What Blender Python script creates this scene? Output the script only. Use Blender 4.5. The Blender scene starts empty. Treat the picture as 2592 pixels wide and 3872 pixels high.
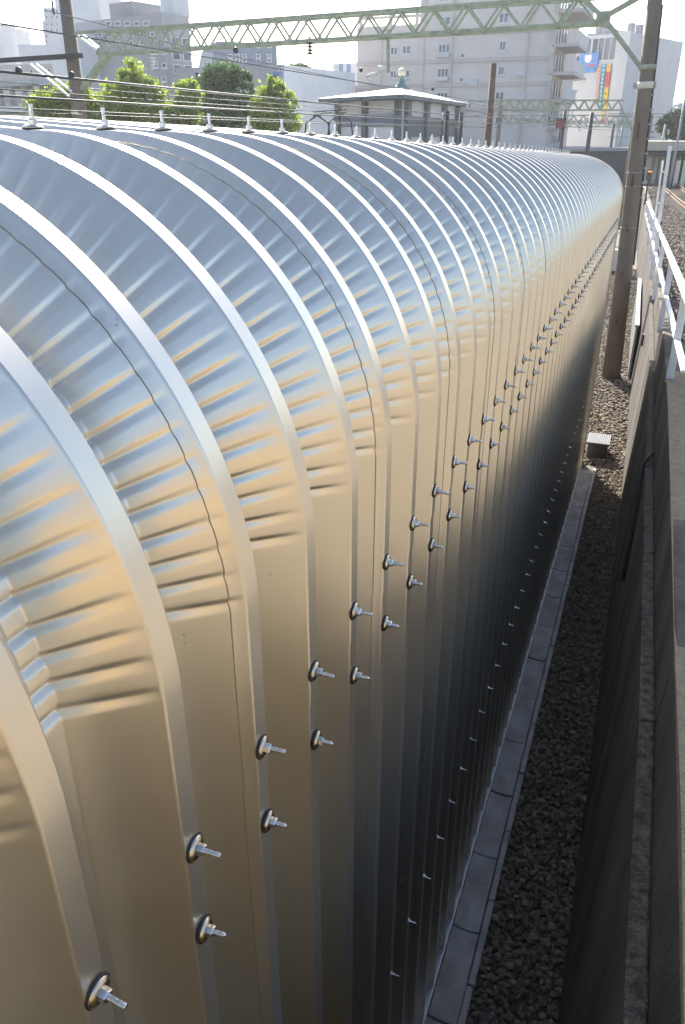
import bpy, bmesh, math, random
from mathutils import Vector, Matrix
random.seed(7)
S = bpy.context.scene
COL = S.collection
PI = math.pi

# ------------------------------------------------------------------ camera, sky, sun, exposure
U = 0.3                      # rib pitch of the metal shelter in metres
ZC = 19.3 * U                # eye height above the ballast
F, W, H = 2884.87, 2592.0, 3872.0
YAW, PIT = -0.3724, 0.46067
SUN_AZ, SUN_EL = math.radians(27.0), math.radians(32.0)   # azimuth left of +y

cam_d = bpy.data.cameras.new('camera')
cam = bpy.data.objects.new('camera', cam_d); COL.objects.link(cam)
cam_d.sensor_fit = 'VERTICAL'; cam_d.sensor_height = 24.0; cam_d.lens = F / H * 24.0
cam_d.clip_start = 0.05; cam_d.clip_end = 5000
cam.location = (0, 0, ZC)
cam.rotation_euler = (PI / 2 - PIT, 0, -YAW)
S.camera = cam

world = bpy.data.worlds.new('World'); S.world = world; world.use_nodes = True
wn = world.node_tree.nodes; wl = world.node_tree.links
sky = wn.new('ShaderNodeTexSky'); sky.sky_type = 'NISHITA'; sky.sun_disc = False
sky.sun_elevation = SUN_EL; sky.sun_rotation = -SUN_AZ
sky.air_density = 1.0; sky.dust_density = 1.9; sky.ozone_density = 1.0; sky.altitude = 20
bg = wn['Background']; bg.inputs[1].default_value = 0.10
wl.new(sky.outputs[0], bg.inputs[0])

sun_d = bpy.data.lights.new('sun', 'SUN'); sun_d.energy = 5.0; sun_d.angle = math.radians(0.55)
sun_d.color = (1.0, 0.95, 0.87)
sun = bpy.data.objects.new('sun', sun_d); COL.objects.link(sun)
to_sun = Vector((-math.sin(SUN_AZ) * math.cos(SUN_EL), math.cos(SUN_AZ) * math.cos(SUN_EL), math.sin(SUN_EL)))
sun.rotation_euler = to_sun.to_track_quat('Z', 'Y').to_euler()
sun.location = (-20, 40, 40)

S.view_settings.view_transform = 'Standard'; S.view_settings.look = 'None'
S.view_settings.gamma = 1.0; S.view_settings.exposure = 1.5
S.view_settings.use_curve_mapping = False
S.render.engine = 'CYCLES'
S.cycles.max_bounces = 8; S.cycles.glossy_bounces = 4; S.cycles.transparent_max_bounces = 12
S.cycles.use_denoising = True

# ------------------------------------------------------------------ pixel -> place helpers (photo pixels)
def ray(u, v):
    xi = (u - W / 2) / F; ui = -(v - H / 2) / F
    cp, sp = math.cos(PIT), math.sin(PIT)
    y = cp + sp * ui; z = -sp + cp * ui
    cy, sy = math.cos(YAW), math.sin(YAW)
    return Vector((cy * xi + sy * y, -sy * xi + cy * y, z))
CAM = Vector((0, 0, ZC))
def on_y(u, v, y):
    r = ray(u, v); return CAM + r * (y / r.y)
def on_x(u, v, x):
    r = ray(u, v); return CAM + r * (x / r.x)
def on_z(u, v, z):
    r = ray(u, v); return CAM + r * ((z - ZC) / r.z)
def gp(u, d):
    """ground point in the column u (at horizon level), d metres ahead along the view heading"""
    r = ray(u, 504); h = Vector((math.sin(YAW), math.cos(YAW), 0))
    q = r * (d / (r.x * h.x + r.y * h.y)); return Vector((q.x, q.y, 0))
def on_plane(u, v, A, B):
    r = ray(u, v); n = Vector((-(B - A).y, (B - A).x, 0))
    return CAM + r * (n.dot(A - CAM) / n.dot(r))
def P(x, y, z):
    """shelter units (rib pitches, eye = origin) -> metres"""
    return Vector((x * U, y * U, ZC + z * U))

# ------------------------------------------------------------------ materials
MATS = {}
def mat(name, col, rough=0.7, metal=0.0, var=0.0, scale=8.0, bump=0.0, bscale=60.0, coord='Object', col2=None, spec=0.5, streak=0.0, detail=5.0):
    if name in MATS: return MATS[name]
    m = bpy.data.materials.new(name); m.use_nodes = True
    nt = m.node_tree; N = nt.nodes; L = nt.links
    b = N['Principled BSDF']
    b.inputs['Base Color'].default_value = (*col, 1); b.inputs['Roughness'].default_value = rough
    b.inputs['Metallic'].default_value = metal
    b.inputs['Specular IOR Level'].default_value = spec
    tc = N.new('ShaderNodeTexCoord')
    if var > 0 or col2:
        nz = N.new('ShaderNodeTexNoise'); nz.inputs['Scale'].default_value = scale
        nz.inputs['Detail'].default_value = detail; nz.inputs['Roughness'].default_value = 0.62
        if streak:
            mp = N.new('ShaderNodeMapping'); mp.inputs['Scale'].default_value = (1, 1, streak)
            L.new(tc.outputs[coord], mp.inputs[0]); L.new(mp.outputs[0], nz.inputs['Vector'])
        else:
            L.new(tc.outputs[coord], nz.inputs['Vector'])
        rp = N.new('ShaderNodeValToRGB')
        c2 = col2 if col2 else tuple(c * (1 - var) for c in col)
        c1 = col if col2 else tuple(min(1, c * (1 + var)) for c in col)
        rp.color_ramp.elements[0].position = 0.36; rp.color_ramp.elements[1].position = 0.64
        rp.color_ramp.elements[0].color = (*c2, 1); rp.color_ramp.elements[1].color = (*c1, 1)
        L.new(nz.outputs['Fac'], rp.inputs[0]); L.new(rp.outputs[0], b.inputs['Base Color'])
    if bump > 0:
        bz = N.new('ShaderNodeTexNoise'); bz.inputs['Scale'].default_value = bscale
        bz.inputs['Detail'].default_value = 6
        L.new(tc.outputs[coord], bz.inputs['Vector'])
        bp = N.new('ShaderNodeBump'); bp.inputs['Strength'].default_value = bump; bp.inputs['Distance'].default_value = 0.02
        L.new(bz.outputs['Fac'], bp.inputs['Height']); L.new(bp.outputs[0], b.inputs['Normal'])
    MATS[name] = m
    return m

def sheet_material():
    m = bpy.data.materials.new('galvanised_sheet'); m.use_nodes = True
    N = m.node_tree.nodes; L = m.node_tree.links; b = N['Principled BSDF']
    b.inputs['Metallic'].default_value = 0.86
    tc = N.new('ShaderNodeTexCoord'); geo = N.new('ShaderNodeObjectInfo')
    nz = N.new('ShaderNodeTexNoise'); nz.inputs['Scale'].default_value = 1.6; nz.inputs['Detail'].default_value = 6
    L.new(tc.outputs['Object'], nz.inputs['Vector'])
    rp = N.new('ShaderNodeMapRange'); rp.inputs[1].default_value = .3; rp.inputs[2].default_value = .7
    rp.inputs[3].default_value = 0.27; rp.inputs[4].default_value = 0.34
    L.new(nz.outputs['Fac'], rp.inputs[0]); L.new(rp.outputs[0], b.inputs['Roughness'])
    cr = N.new('ShaderNodeValToRGB')
    cr.color_ramp.elements[0].position = .35; cr.color_ramp.elements[1].position = .65
    cr.color_ramp.elements[0].color = (0.73, 0.685, 0.60, 1); cr.color_ramp.elements[1].color = (0.78, 0.735, 0.65, 1)
    L.new(nz.outputs['Fac'], cr.inputs[0])
    # sparse specks of dirt
    sp = N.new('ShaderNodeTexNoise'); sp.inputs['Scale'].default_value = 38; sp.inputs['Detail'].default_value = 3
    L.new(tc.outputs['Object'], sp.inputs['Vector'])
    sr = N.new('ShaderNodeValToRGB'); sr.color_ramp.elements[0].position = .74; sr.color_ramp.elements[1].position = .80
    sr.color_ramp.elements[0].color = (0, 0, 0, 1); sr.color_ramp.elements[1].color = (1, 1, 1, 1)
    L.new(sp.outputs['Fac'], sr.inputs[0])
    mx = N.new('ShaderNodeMix'); mx.data_type = 'RGBA'
    L.new(sr.outputs[0], mx.inputs[0]); L.new(cr.outputs[0], mx.inputs[6]); mx.inputs[7].default_value = (.30, .28, .25, 1)
    L.new(mx.outputs[2], b.inputs['Base Color'])
    bz = N.new('ShaderNodeTexNoise'); bz.inputs['Scale'].default_value = 3.0; bz.inputs['Detail'].default_value = 1
    L.new(tc.outputs['Object'], bz.inputs['Vector'])
    bp = N.new('ShaderNodeBump'); bp.inputs['Strength'].default_value = 0.05; bp.inputs['Distance'].default_value = 0.012
    L.new(bz.outputs['Fac'], bp.inputs['Height']); L.new(bp.outputs[0], b.inputs['Normal'])
    return m

def leaf_material(name, c, trans, c2):
    m = bpy.data.materials.new(name); m.use_nodes = True
    N = m.node_tree.nodes; L = m.node_tree.links
    out = N['Material Output']; b = N['Principled BSDF']; b.inputs['Roughness'].default_value = .55
    gi = N.new('ShaderNodeNewGeometry'); rp = N.new('ShaderNodeValToRGB')
    rp.color_ramp.elements[0].color = (*c, 1); rp.color_ramp.elements[1].color = (*c2, 1)
    L.new(gi.outputs['Random Per Island'], rp.inputs[0]); L.new(rp.outputs[0], b.inputs['Base Color'])
    tr = N.new('ShaderNodeBsdfTranslucent')
    mul = N.new('ShaderNodeMix'); mul.data_type = 'RGBA'; mul.blend_type = 'MULTIPLY'; mul.inputs[0].default_value = 1
    L.new(rp.outputs[0], mul.inputs[6]); mul.inputs[7].default_value = (*trans, 1)
    L.new(mul.outputs[2], tr.inputs[0])
    ad = N.new('ShaderNodeAddShader'); L.new(b.outputs[0], ad.inputs[0]); L.new(tr.outputs[0], ad.inputs[1])
    L.new(ad.outputs[0], out.inputs[0])
    return m

M_SHEET = sheet_material()
M_STEEL = mat('zinc_steel', (.62, .63, .66), .28, 1.0, .12, 60)
M_SEAL = mat('black_rubber_seal', (.02, .02, .022), .6)
M_WASH = mat('nickel_washer', (.60, .55, .47), .25, 1.0, .1, 50)
M_FLASH = mat('pale_flashing', (.72, .74, .78), .5, 0.3, .06, 5)
M_SLAB = mat('drain_concrete', (.52, .53, .54), .85, 0, .0, 3.2, .35, 90, col2=(.34, .33, .31))
M_KERB = mat('kerb_concrete', (.44, .44, .43), .85, 0, .18, 5, .35, 90)
M_BALL = mat('ballast_stone', (.28, .225, .16), .9, 0, 0, 14, .5, 60, col2=(.09, .075, .058))
def ballast_material():
    m = mat('ballast_stone_mixed', (.3, .25, .18), .9, 0, 0, 14, .5, 60); N = m.node_tree.nodes; L = m.node_tree.links
    g = N.new('ShaderNodeNewGeometry'); rp = N.new('ShaderNodeValToRGB'); e = rp.color_ramp.elements
    e[0].color = (.075, .062, .05, 1); e[1].color = (.33, .275, .205, 1)
    for p_, c_ in ((.25, (.15, .12, .088, 1)), (.5, (.21, .165, .115, 1)), (.7, (.17, .15, .135, 1)), (.85, (.26, .20, .13, 1))):
        q = e.new(p_); q.color = c_
    L.new(g.outputs['Random Per Island'], rp.inputs[0]); L.new(rp.outputs[0], N['Principled BSDF'].inputs['Base Color'])
    return m
M_BALL = ballast_material()
M_GROUND = mat('ballast_ground', (.24, .21, .18), .95, 0, 0, 26, 1.0, 30, col2=(.11, .10, .085))
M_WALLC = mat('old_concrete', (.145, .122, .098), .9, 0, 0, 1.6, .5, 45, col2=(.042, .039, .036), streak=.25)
M_LEDGE = mat('weathered_concrete', (.17, .155, .135), .95, 0, 0, 22, 1.0, 70, col2=(.05, .046, .042))
M_PLAT = mat('platform_surface', (.33, .27, .185), .9, 0, 0, 14, .8, 80, col2=(.24, .195, .135))
M_WHITE = mat('white_paint', (.78, .78, .80), .45, 0, .06, 6)
M_POLE = mat('concrete_pole', (.185, .15, .115), .85, 0, .16, 3, .2, 60, streak=.3)
M_BAND = mat('pale_band', (.68, .64, .54), .6, 0, .08, 10)
M_RUST = mat('rust', (.11, .055, .03), .9, 0, .3, 20)
M_GREEN = mat('green_steel_paint', (.31, .355, .265), .55, 0, .2, 7)
M_GREEN2 = mat('faded_green_steel', (.30, .37, .28), .6, 0, .2, 7)
M_DARKSTEEL = mat('dark_steel', (.06, .06, .062), .5, .5)
M_GREYSTEEL = mat('grey_steel', (.34, .35, .36), .45, .4)
M_WIRE = mat('wire_copper_dark', (.035, .04, .04), .5, .3)
M_PORC = mat('porcelain', (.75, .75, .74), .2)
M_GLASS = mat('window_glass', (.09, .13, .17), .08, 0, .25, 1.0)
M_FRAME = mat('window_frame', (.62, .63, .65), .4)
M_RAIL = mat('rail_steel', (.20, .13, .09), .55, .5, .2, 4)
M_SLEEP = mat('sleeper', (.13, .11, .09), .9, 0, .2, 9)
M_BARK = mat('bark', (.10, .075, .05), .95, 0, .3, 12, .6, 20)

# ------------------------------------------------------------------ mesh builder
class MB:
    def __init__(self): self.v = []; self.f = []
    def quad(self, a, b, c, d):
        n = len(self.v); self.v += [tuple(a), tuple(b), tuple(c), tuple(d)]; self.f.append((n, n + 1, n + 2, n + 3)); return self
    def hexa(self, p):
        """8 corners: bottom 4 (ccw seen from above), top 4"""
        n = len(self.v); self.v += [tuple(q) for q in p]
        self.f += [tuple(n + i for i in q) for q in ((0, 3, 2, 1), (4, 5, 6, 7), (0, 1, 5, 4), (1, 2, 6, 5), (2, 3, 7, 6), (3, 0, 4, 7))]
        return self
    def box(self, x0, x1, y0, y1, z0, z1):
        return self.hexa([(x0, y0, z0), (x1, y0, z0), (x1, y1, z0), (x0, y1, z0), (x0, y0, z1), (x1, y0, z1), (x1, y1, z1), (x0, y1, z1)])
    def bar(self, a, b, w, h, up=Vector((0, 0, 1))):
        a = Vector(a); b = Vector(b); d = (b - a).normalized()
        s = d.cross(up)
        if s.length < 1e-4: s = d.cross(Vector((0, 1, 0)))
        s.normalize(); t = s.cross(d).normalized(); s = s * (w / 2); t = t * (h / 2)
        return self.hexa([a - s - t, a + s - t, b + s - t, b - s - t, a - s + t, a + s + t, b + s + t, b - s + t])
    def tube(self, pts, rad, n=8, cap=True):
        pts = [Vector(p) for p in pts]
        rads = rad if isinstance(rad, (list, tuple)) else [rad] * len(pts)
        base = len(self.v); prev = None
        for i, p in enumerate(pts):
            d = (pts[min(i + 1, len(pts) - 1)] - pts[max(i - 1, 0)]).normalized()
            if prev is None:
                s = d.orthogonal().normalized()
            else:
                s = (prev - d * prev.dot(d))
                s = s.normalized() if s.length > 1e-5 else d.orthogonal().normalized()
            prev = s; t = d.cross(s)
            for k in range(n):
                a = 2 * PI * k / n
                self.v.append(tuple(p + (s * math.cos(a) + t * math.sin(a)) * rads[i]))
        for i in range(len(pts) - 1):
            for k in range(n):
                k2 = (k + 1) % n
                self.f.append((base + i * n + k, base + i * n + k2, base + (i + 1) * n + k2, base + (i + 1) * n + k))
        if cap:
            self.f.append(tuple(base + k for k in reversed(range(n))))
            self.f.append(tuple(base + (len(pts) - 1) * n + k for k in range(n)))
        return self
    def prism(self, pts2, axis_o, ax, ay, d):
        """extrude polygon pts2 (in ax, ay from axis_o) along vector d"""
        n = len(pts2); b = len(self.v)
        o = Vector(axis_o); ax = Vector(ax); ay = Vector(ay); d = Vector(d)
        for q in pts2: self.v.append(tuple(o + ax * q[0] + ay * q[1]))
        for q in pts2: self.v.append(tuple(o + ax * q[0] + ay * q[1] + d))
        self.f.append(tuple(range(b, b + n))); self.f.append(tuple(reversed(range(b + n, b + 2 * n))))
        for i in range(n):
            j = (i + 1) % n; self.f.append((b + i, b + i + n, b + j + n, b + j))
        return self
    def lathe(self, prof, n=14, ax=Vector((0, 0, 1)), o=Vector((0, 0, 0))):
        ax = Vector(ax).normalized(); s = ax.orthogonal().normalized(); t = ax.cross(s); b = len(self.v)
        for r, h in prof:
            for k in range(n):
                a = 2 * PI * k / n
                self.v.append(tuple(Vector(o) + ax * h + (s * math.cos(a) + t * math.sin(a)) * r))
        for i in range(len(prof) - 1):
            for k in range(n):
                k2 = (k + 1) % n
                self.f.append((b + i * n + k, b + i * n + k2, b + (i + 1) * n + k2, b + (i + 1) * n + k))
        self.f.append(tuple(b + k for k in reversed(range(n)))); self.f.append(tuple(b + (len(prof) - 1) * n + k for k in range(n)))
        return self
    def mesh(self, name, m, smooth=False):
        me = bpy.data.meshes.new(name); me.from_pydata(self.v, [], self.f); me.materials.append(m)
        if smooth:
            me.polygons.foreach_set('use_smooth', [True] * len(me.polygons))
        me.validate(); me.update(); return me
    def build(self, name, m, parent=None, smooth=False, bevel=0.0):
        return link(name, self.mesh(name, m, smooth), parent, bevel=bevel)
def link(name, me, parent=None, loc=None, rot=None, bevel=0.0):
    o = bpy.data.objects.new(name, me); COL.objects.link(o)
    if parent: o.parent = parent
    if loc is not None: o.location = loc
    if rot is not None: o.rotation_euler = rot
    if bevel > 0:
        b = o.modifiers.new('bevel', 'BEVEL'); b.width = bevel; b.segments = 1; b.limit_method = 'ANGLE'
    return o
def tag(o, label, cat, group=None):
    o['label'] = label; o['category'] = cat
    if group: o['group'] = group
    return o
def thing(name, label, cat, loc=(0, 0, 0), group=None):
    o = bpy.data.objects.new(name, None); COL.objects.link(o); o.location = loc; o.empty_display_size = .2
    return tag(o, label, cat, group)
def kind(o, k): o['kind'] = k; return o

# ------------------------------------------------------------------ the ground
XW = -2.18                    # crest plane of the shelter wall, units
Y0 = 1.893                    # rib 0
KEND = 45                     # last rib
YEND = (Y0 + KEND + .5)
def wall_x(yu):               # foot of the retaining wall, units
    pts = [(-40, .95), (12, .84), (25, .76), (49, .43), (58, .2), (80, -.38), (113, -1.37), (160, -3.2), (260, -8), (420, -17)]
    for (a, xa), (b, xb) in zip(pts, pts[1:]):
        if yu <= b: return xa + (xb - xa) * (yu - a) / (b - a)
    return pts[-1][1]
kind(MB().quad((-1500, -600, -.02), (1500, -600, -.02), (1500, 3000, -.02), (-1500, 3000, -.02)).build('ground', M_GROUND), 'structure')
# raised ground to the right of the retaining wall
ZUP = ZC - 11.2 * U
ZTOP = -7.7
BAT = .030                    # batter of the retaining wall face
rg = MB()
ys = [-40, 0, 12, 25, 40, 49, 58, 80, 113, 160, 260, 420]
for a, b in zip(ys, ys[1:]):
    rg.hexa([((wall_x(a) + .6) * U, a * U, .0), (140, a * U, 0), (140, b * U, 0), ((wall_x(b) + .6) * U, b * U, 0),
             ((wall_x(a) + .6) * U, a * U, ZUP), (140, a * U, ZUP), (140, b * U, ZUP), ((wall_x(b) + .6) * U, b * U, ZUP)])
kind(rg.build('raised_ground', M_GROUND), 'structure')

def stones(name, spots, base_r, m):
    """loose ballast: many small broken stones in one mesh"""
    ico = bmesh.new(); bmesh.ops.create_icosphere(ico, subdivisions=1, radius=1.0)
    bv = [v.co.copy() for v in ico.verts]; bf = [[v.index for v in f.verts] for f in ico.faces]; ico.free()
    shapes = []
    for _ in range(9):
        shapes.append([c * random.uniform(.68, 1.18) for c in bv])
    V = []; Fc = []
    for (x, y, z, s) in spots:
        sh = random.choice(shapes); n = len(V)
        R = Matrix.Rotation(random.uniform(0, 6.28), 3, 'Z') @ Matrix.Rotation(random.uniform(-.6, .6), 3, 'X')
        r = base_r * s; sx, sy, sz = r * random.uniform(.8, 1.25), r * random.uniform(.75, 1.1), r * random.uniform(.5, .8)
        for c in sh:
            q = R @ Vector((c.x * sx, c.y * sy, c.z * sz)); V.append((q.x + x, q.y + y, q.z + z))
        Fc += [[i + n for i in f] for f in bf]
    me = bpy.data.meshes.new(name); me.from_pydata(V, [], Fc); me.materials.append(m); me.update()
    return kind(link(name, me), 'stuff')
spots = []
def fill(x0f, x1f, y0, y1, step, z, zj):
    y = y0
    while y < y1:
        x = x0f(y)
        while x < x1f(y):
            spots.append((x + random.uniform(-.5, .5) * step, y + random.uniform(-.5, .5) * step, z + random.uniform(0, zj), random.uniform(.65, 1.25)))
            x += step
        y += step * .9
fill(lambda y: -1.22 * U, lambda y: wall_x(y / U) * U, .6, 14.6, .045, -.005, .03)
o = stones('ballast_strip', spots, .030, M_BALL); spots = []
fill(lambda y: -1.6 - (y - 14) * .06, lambda y: wall_x(y / U) * U, 14.6, 40, .07, -.01, .04)
o = stones('ballast_bed', spots, .044, M_BALL); spots = []
fill(lambda y: (wall_x(y / U) + 1.4) * U, lambda y: 3.6, 15, 60, .11, ZUP - .01, .05)
o = stones('ballast_upper', spots, .058, M_BALL); spots = []

# ------------------------------------------------------------------ the corrugated metal shelter
CX, CZ, CR = -5.15, -2.94, 2.97          # right corner: centre and radius (units)
XL = -15.5                                # left corner centre
HB = .45                                  # rib depth
ZJ = -4.55                                # lap between wall sheet and roof sheet
ZB = -19.15                               # foot of the sheets
def rib_profile():
    """(offset along y within one pitch, depth below crest, crimp weight) from crest centre to crest centre"""
    c, v = .09, .08
    pts = [(-0.0, 0, 0), (c - .030, 0, 0), (c - .012, 0, 0), (c, .006, 0), (c + .008, .018, .0)]
    for t in (.045, .10, .2, .32, .45, .6, .75, .88, .955):
        pts.append((c + .008 + (0.5 - v - c - .016) * t, .018 + (HB - .036) * t, t ** .75))
    pts += [(.5 - v - .008, HB - .018, 1), (.5 - v, HB - .006, 1), (.5 - v + .012, HB, 1), (.5 - v + .03, HB, 1), (.5, HB, 1)]
    right = [(1 - a, b, w) for a, b, w in reversed(pts[:-1])]
    return pts + right
PROF = rib_profile()
GT = [(0, 0), (.18, 0), (.25, .02), (.31, .12), (.41, .46), (.51, .86), (.555, .97), (.59, 1), (.63, .90), (.70, .45), (.765, .10), (.82, .0)]   # crimp cross-section going up
def drop(y):
    """the roof line falls slightly towards the far end (units)"""
    if y < 6: return 0.0
    if y < 14: return .0278 * (y - 6) ** 2 / 16
    return .0278 * (y - 10)
def sink(y, z): return z - drop(y) * max(0.0, (z + 4.19) / 4.22)
def path_roof(seed):
    """stations along the roof sheet from the lap up the wall, round the corner, over the roof and down the far side:
    (x, z, nx, nz, crimp amount)"""
    rnd = random.Random(seed); st = []
    for z in (ZJ, ZJ + .03, -4.2, -3.8, -3.4, -3.05): st.append((XW, z, 1, 0, 0))
    per = math.radians(4.1); ncr = 22
    for i in range(ncr):
        amp = rnd.uniform(.82, 1.15) * (1.0 if i < 15 else max(.55, 1 - (i - 14) * .06)); sh = rnd.uniform(-.05, .05)
        for (t, g) in GT:
            a = (i + t + (sh if t > 0 else 0)) * per
            st.append((CX + CR * math.cos(a), CZ + CR * math.sin(a), math.cos(a), math.sin(a), g * amp))
    xr = CX; zr = CZ + CR; xm = (CX + XL) / 2
    m = 14
    for i in range(m + 1):
        t = i / m; x = CX + (XL - CX) * t; rise = .12 * t + .20 * math.sin(PI * t)
        st.append((x, zr + rise, 0, 1, 0))
    zc2 = CZ + .12
    for i in range(1, 13):
        a = PI / 2 + PI / 2 * i / 12
        st.append((XL + CR * math.cos(a), zc2 + CR * math.sin(a), math.cos(a), math.sin(a), 0))
    for z in (-8, -14, ZB): st.append((XL - CR, z, -1, 0, 0))
    return st
def path_wall():
    st = []
    z = ZJ - .004
    n = 26
    for i in range(n + 1): st.append((XW, ZJ + .08 + (ZB - ZJ - .08) * i / n, 1, 0, 0))
    return st
CRIMP = .033
def sheet_mesh(name, st, seed, yw, lift0, nr=3):
    """one 3-rib sheet; local y starts at the seam on the slope just before a crest"""
    rnd = random.Random(seed)
    cols = []
    for r in range(nr + 1):
        for (s, d, w) in PROF[:-1]:
            yy = r + s
            cols.append((yy, d, w))
    y_a = 0.70; y_b = nr + .88
    cols = [c for c in cols if y_a < c[0] < y_b]
    def at(yy):
        s = yy % 1.0
        for (a, b) in zip(PROF, PROF[1:]):
            if a[0] <= s <= b[0] + 1e-9:
                t = (s - a[0]) / max(1e-9, b[0] - a[0]); return (yy, a[1] + (b[1] - a[1]) * t, a[2] + (b[2] - a[2]) * t)
    # seam on the slope shortly before the crest: visible edge at .855 of the first pitch
    y_s = .845
    y_t = nr + y_s - .004
    cols = [at(y_s)] + [c for c in cols if y_s + .004 < c[0] < y_t - .002] + [at(y_t), at(y_t + .004), at(y_b)]
    c_, v_ = .09, .08
    folds = [c_ - .012, c_ + .008, .5 - v_ - .008, .5 - v_ + .012]; folds += [1 - q for q in folds]
    sharp = {j for j, q in enumerate(cols) if any(abs((q[0] % 1.0) - e) < 1e-4 for e in folds)} | {len(cols) - 3, len(cols) - 2}
    ph = [rnd.uniform(0, 6.28) for _ in range(6)]
    V = []; Fc = []
    for i, (x, z, nx, nz, g) in enumerate(st):
        for j, (yy, d, w) in enumerate(cols):
            k = d + g * w * CRIMP
            # gentle unevenness of the thin sheet
            k += .0025 * w * math.sin(yy * 6.1 + ph[0] + z * .9) * math.sin(i * .31 + ph[1]) if 0.05 < w < .98 else 0
            lift = lift0
            if j == 0: lift = lift0 + .006 + .0018 * math.sin(i * .63 + ph[2])
            elif yy > y_t + .002: lift = lift0 - .014
            k -= lift
            zz = z - nz * k
            if yw is not None: zz = sink(yw + yy, zz)
            V.append(((x - nx * k) * U, (yy) * U, zz * U))
    nc = len(cols)
    for i in range(len(st) - 1):
        for j in range(nc - 1):
            Fc.append((i * nc + j, i * nc + j + 1, (i + 1) * nc + j + 1, (i + 1) * nc + j))
    # folded-in lip at the seam edge so that a thin dark line shows there
    b = len(V)
    for i, (x, z, nx, nz, g) in enumerate(st):
        yy, d, w = cols[0]; k = d + g * w * CRIMP + .03
        zz = z - nz * k
        if yw is not None: zz = sink(yw + yy, zz)
        V.append(((x - nx * k) * U, (yy + .012) * U, zz * U))
    for i in range(len(st) - 1):
        Fc.append((i * nc, (i + 1) * nc, b + i + 1, b + i))
    me = bpy.data.meshes.new(name); me.from_pydata(V, [], Fc); me.materials.append(M_SHEET)
    me.polygons.foreach_set('use_smooth', [True] * (len(Fc) - (len(st) - 1)) + [False] * (len(st) - 1)); me.update()
    nmain = len(st) * nc
    fl = [False] * len(me.edges)
    for e in me.edges:
        p, q = e.vertices
        if p < nmain and q < nmain:
            if p % nc == q % nc and p % nc in sharp: fl[e.index] = True
        else: fl[e.index] = True
    at_ = me.attributes.new('sharp_edge', 'BOOLEAN', 'EDGE'); at_.data.foreach_set('value', fl)
    return me
shelter = thing('metal_shelter', 'long ribbed silver sheet metal shelter with rounded roof corner and bolted ribs', 'shelter', (0, 0, ZC))
wall_meshes = [sheet_mesh('wall_sheet', path_wall(), 20 + s, None, -.010) for s in (1, 2)]
k0 = -11
i = 0
for k in range(k0, KEND, 3):       # seam lies just before rib k+... (ribs 2, 5, 8 ...)
    y = (Y0 + k - 0) * U
    link('roof_sheet', sheet_mesh('roof_sheet', path_roof(100 + i), i, Y0 + k, 0), shelter, (0, y, 0))
    link('wall_sheet', wall_meshes[i % 2], shelter, (0, y, 0))
    i += 1
ykl = Y0 + k + 3.88
YEND = ykl
# trim round the end of the shelter and pale base flashing
tr = MB()
stp = path_roof(9)[6::12] + path_roof(9)[-5:]
stp = [(XW, ZB, 1, 0, 0), (XW, ZJ, 1, 0, 0)] + stp
for (a, b) in zip(stp, stp[1:]):
    def q(s, k, yy): return ((s[0] - s[2] * k) * U, yy * U, sink(yy, s[1] - s[3] * k) * U)
    tr.quad(q(a, -.03, ykl - .10), q(b, -.03, ykl - .10), q(b, -.03, ykl + .05), q(a, -.03, ykl + .05))
    tr.quad(q(a, -.03, ykl + .05), q(b, -.03, ykl + .05), q(b, .5, ykl + .05), q(a, .5, ykl + .05))
tr.build('end_trim', M_SHEET, shelter)
ft = MB()
yy = Y0 + k0
while yy < ykl:
    y2 = min(yy + 3.0, ykl)
    MB().box((XW - HB - .1) * U, (XW + .02) * U, (yy + .006) * U, (y2 - .006) * U, (ZB - .16) * U, (ZB + .01) * U).build('base_flashing', M_FLASH, shelter)
    yy += 3.0
# bolts: threaded stud with nut, domed washer and black seal
def stud_mesh(L, tip):
    m = MB(); r = .019; prof = [(r, 0)]
    z = .06; n = 11; step = (L - .06 - z) / n
    for i in range(n):
        prof += [(r, z + step * i), (r * .84, z + step * (i + .5))]
    prof += [(r * .86, L - .055), (r * .92, L - .05), (r * .92, L - (.02 if tip else .004)), (r * (.45 if tip else .85), L)]
    return m.lathe([(a * U, b * U) for a, b in prof], 10, (1, 0, 0)).mesh('bolt', M_STEEL, True)
washer_me = MB().lathe([(.088 * U, .010 * U), (.086 * U, .022 * U), (.062 * U, .034 * U), (.040 * U, .036 * U), (.036 * U, .036 * U)], 20, (1, 0, 0)).mesh('washer', M_WASH, True)
seal_me = MB().lathe([(.097 * U, -.004 * U), (.097 * U, .010 * U), (.080 * U, .012 * U)], 20, (1, 0, 0)).mesh('seal', M_SEAL, True)
nut_me = MB().lathe([(.041 * U, .036 * U), (.041 * U, .072 * U), (.034 * U, .080 * U)], 6, (1, 0, 0)).mesh('nut', M_STEEL)
stud_long, stud_short = stud_mesh(.195, False), stud_mesh(.17, True)
small_me = MB().lathe([(.05 * U, 0), (.05 * U, .012 * U), (.022 * U, .014 * U), (.022 * U, .05 * U), (.010 * U, .05 * U), (.010 * U, .14 * U)], 8, (1, 0, 0)).mesh('bolt', M_STEEL)
def bolt(me, loc, tilt=(0, 0, 0), full=True):
    b = link('bolt', me, shelter, loc, tilt)
    if full:
        for nm, mm in (('washer', washer_me), ('seal', seal_me), ('nut', nut_me)):
            link(nm, mm, b)
    return b
rb = random.Random(5)
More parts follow.
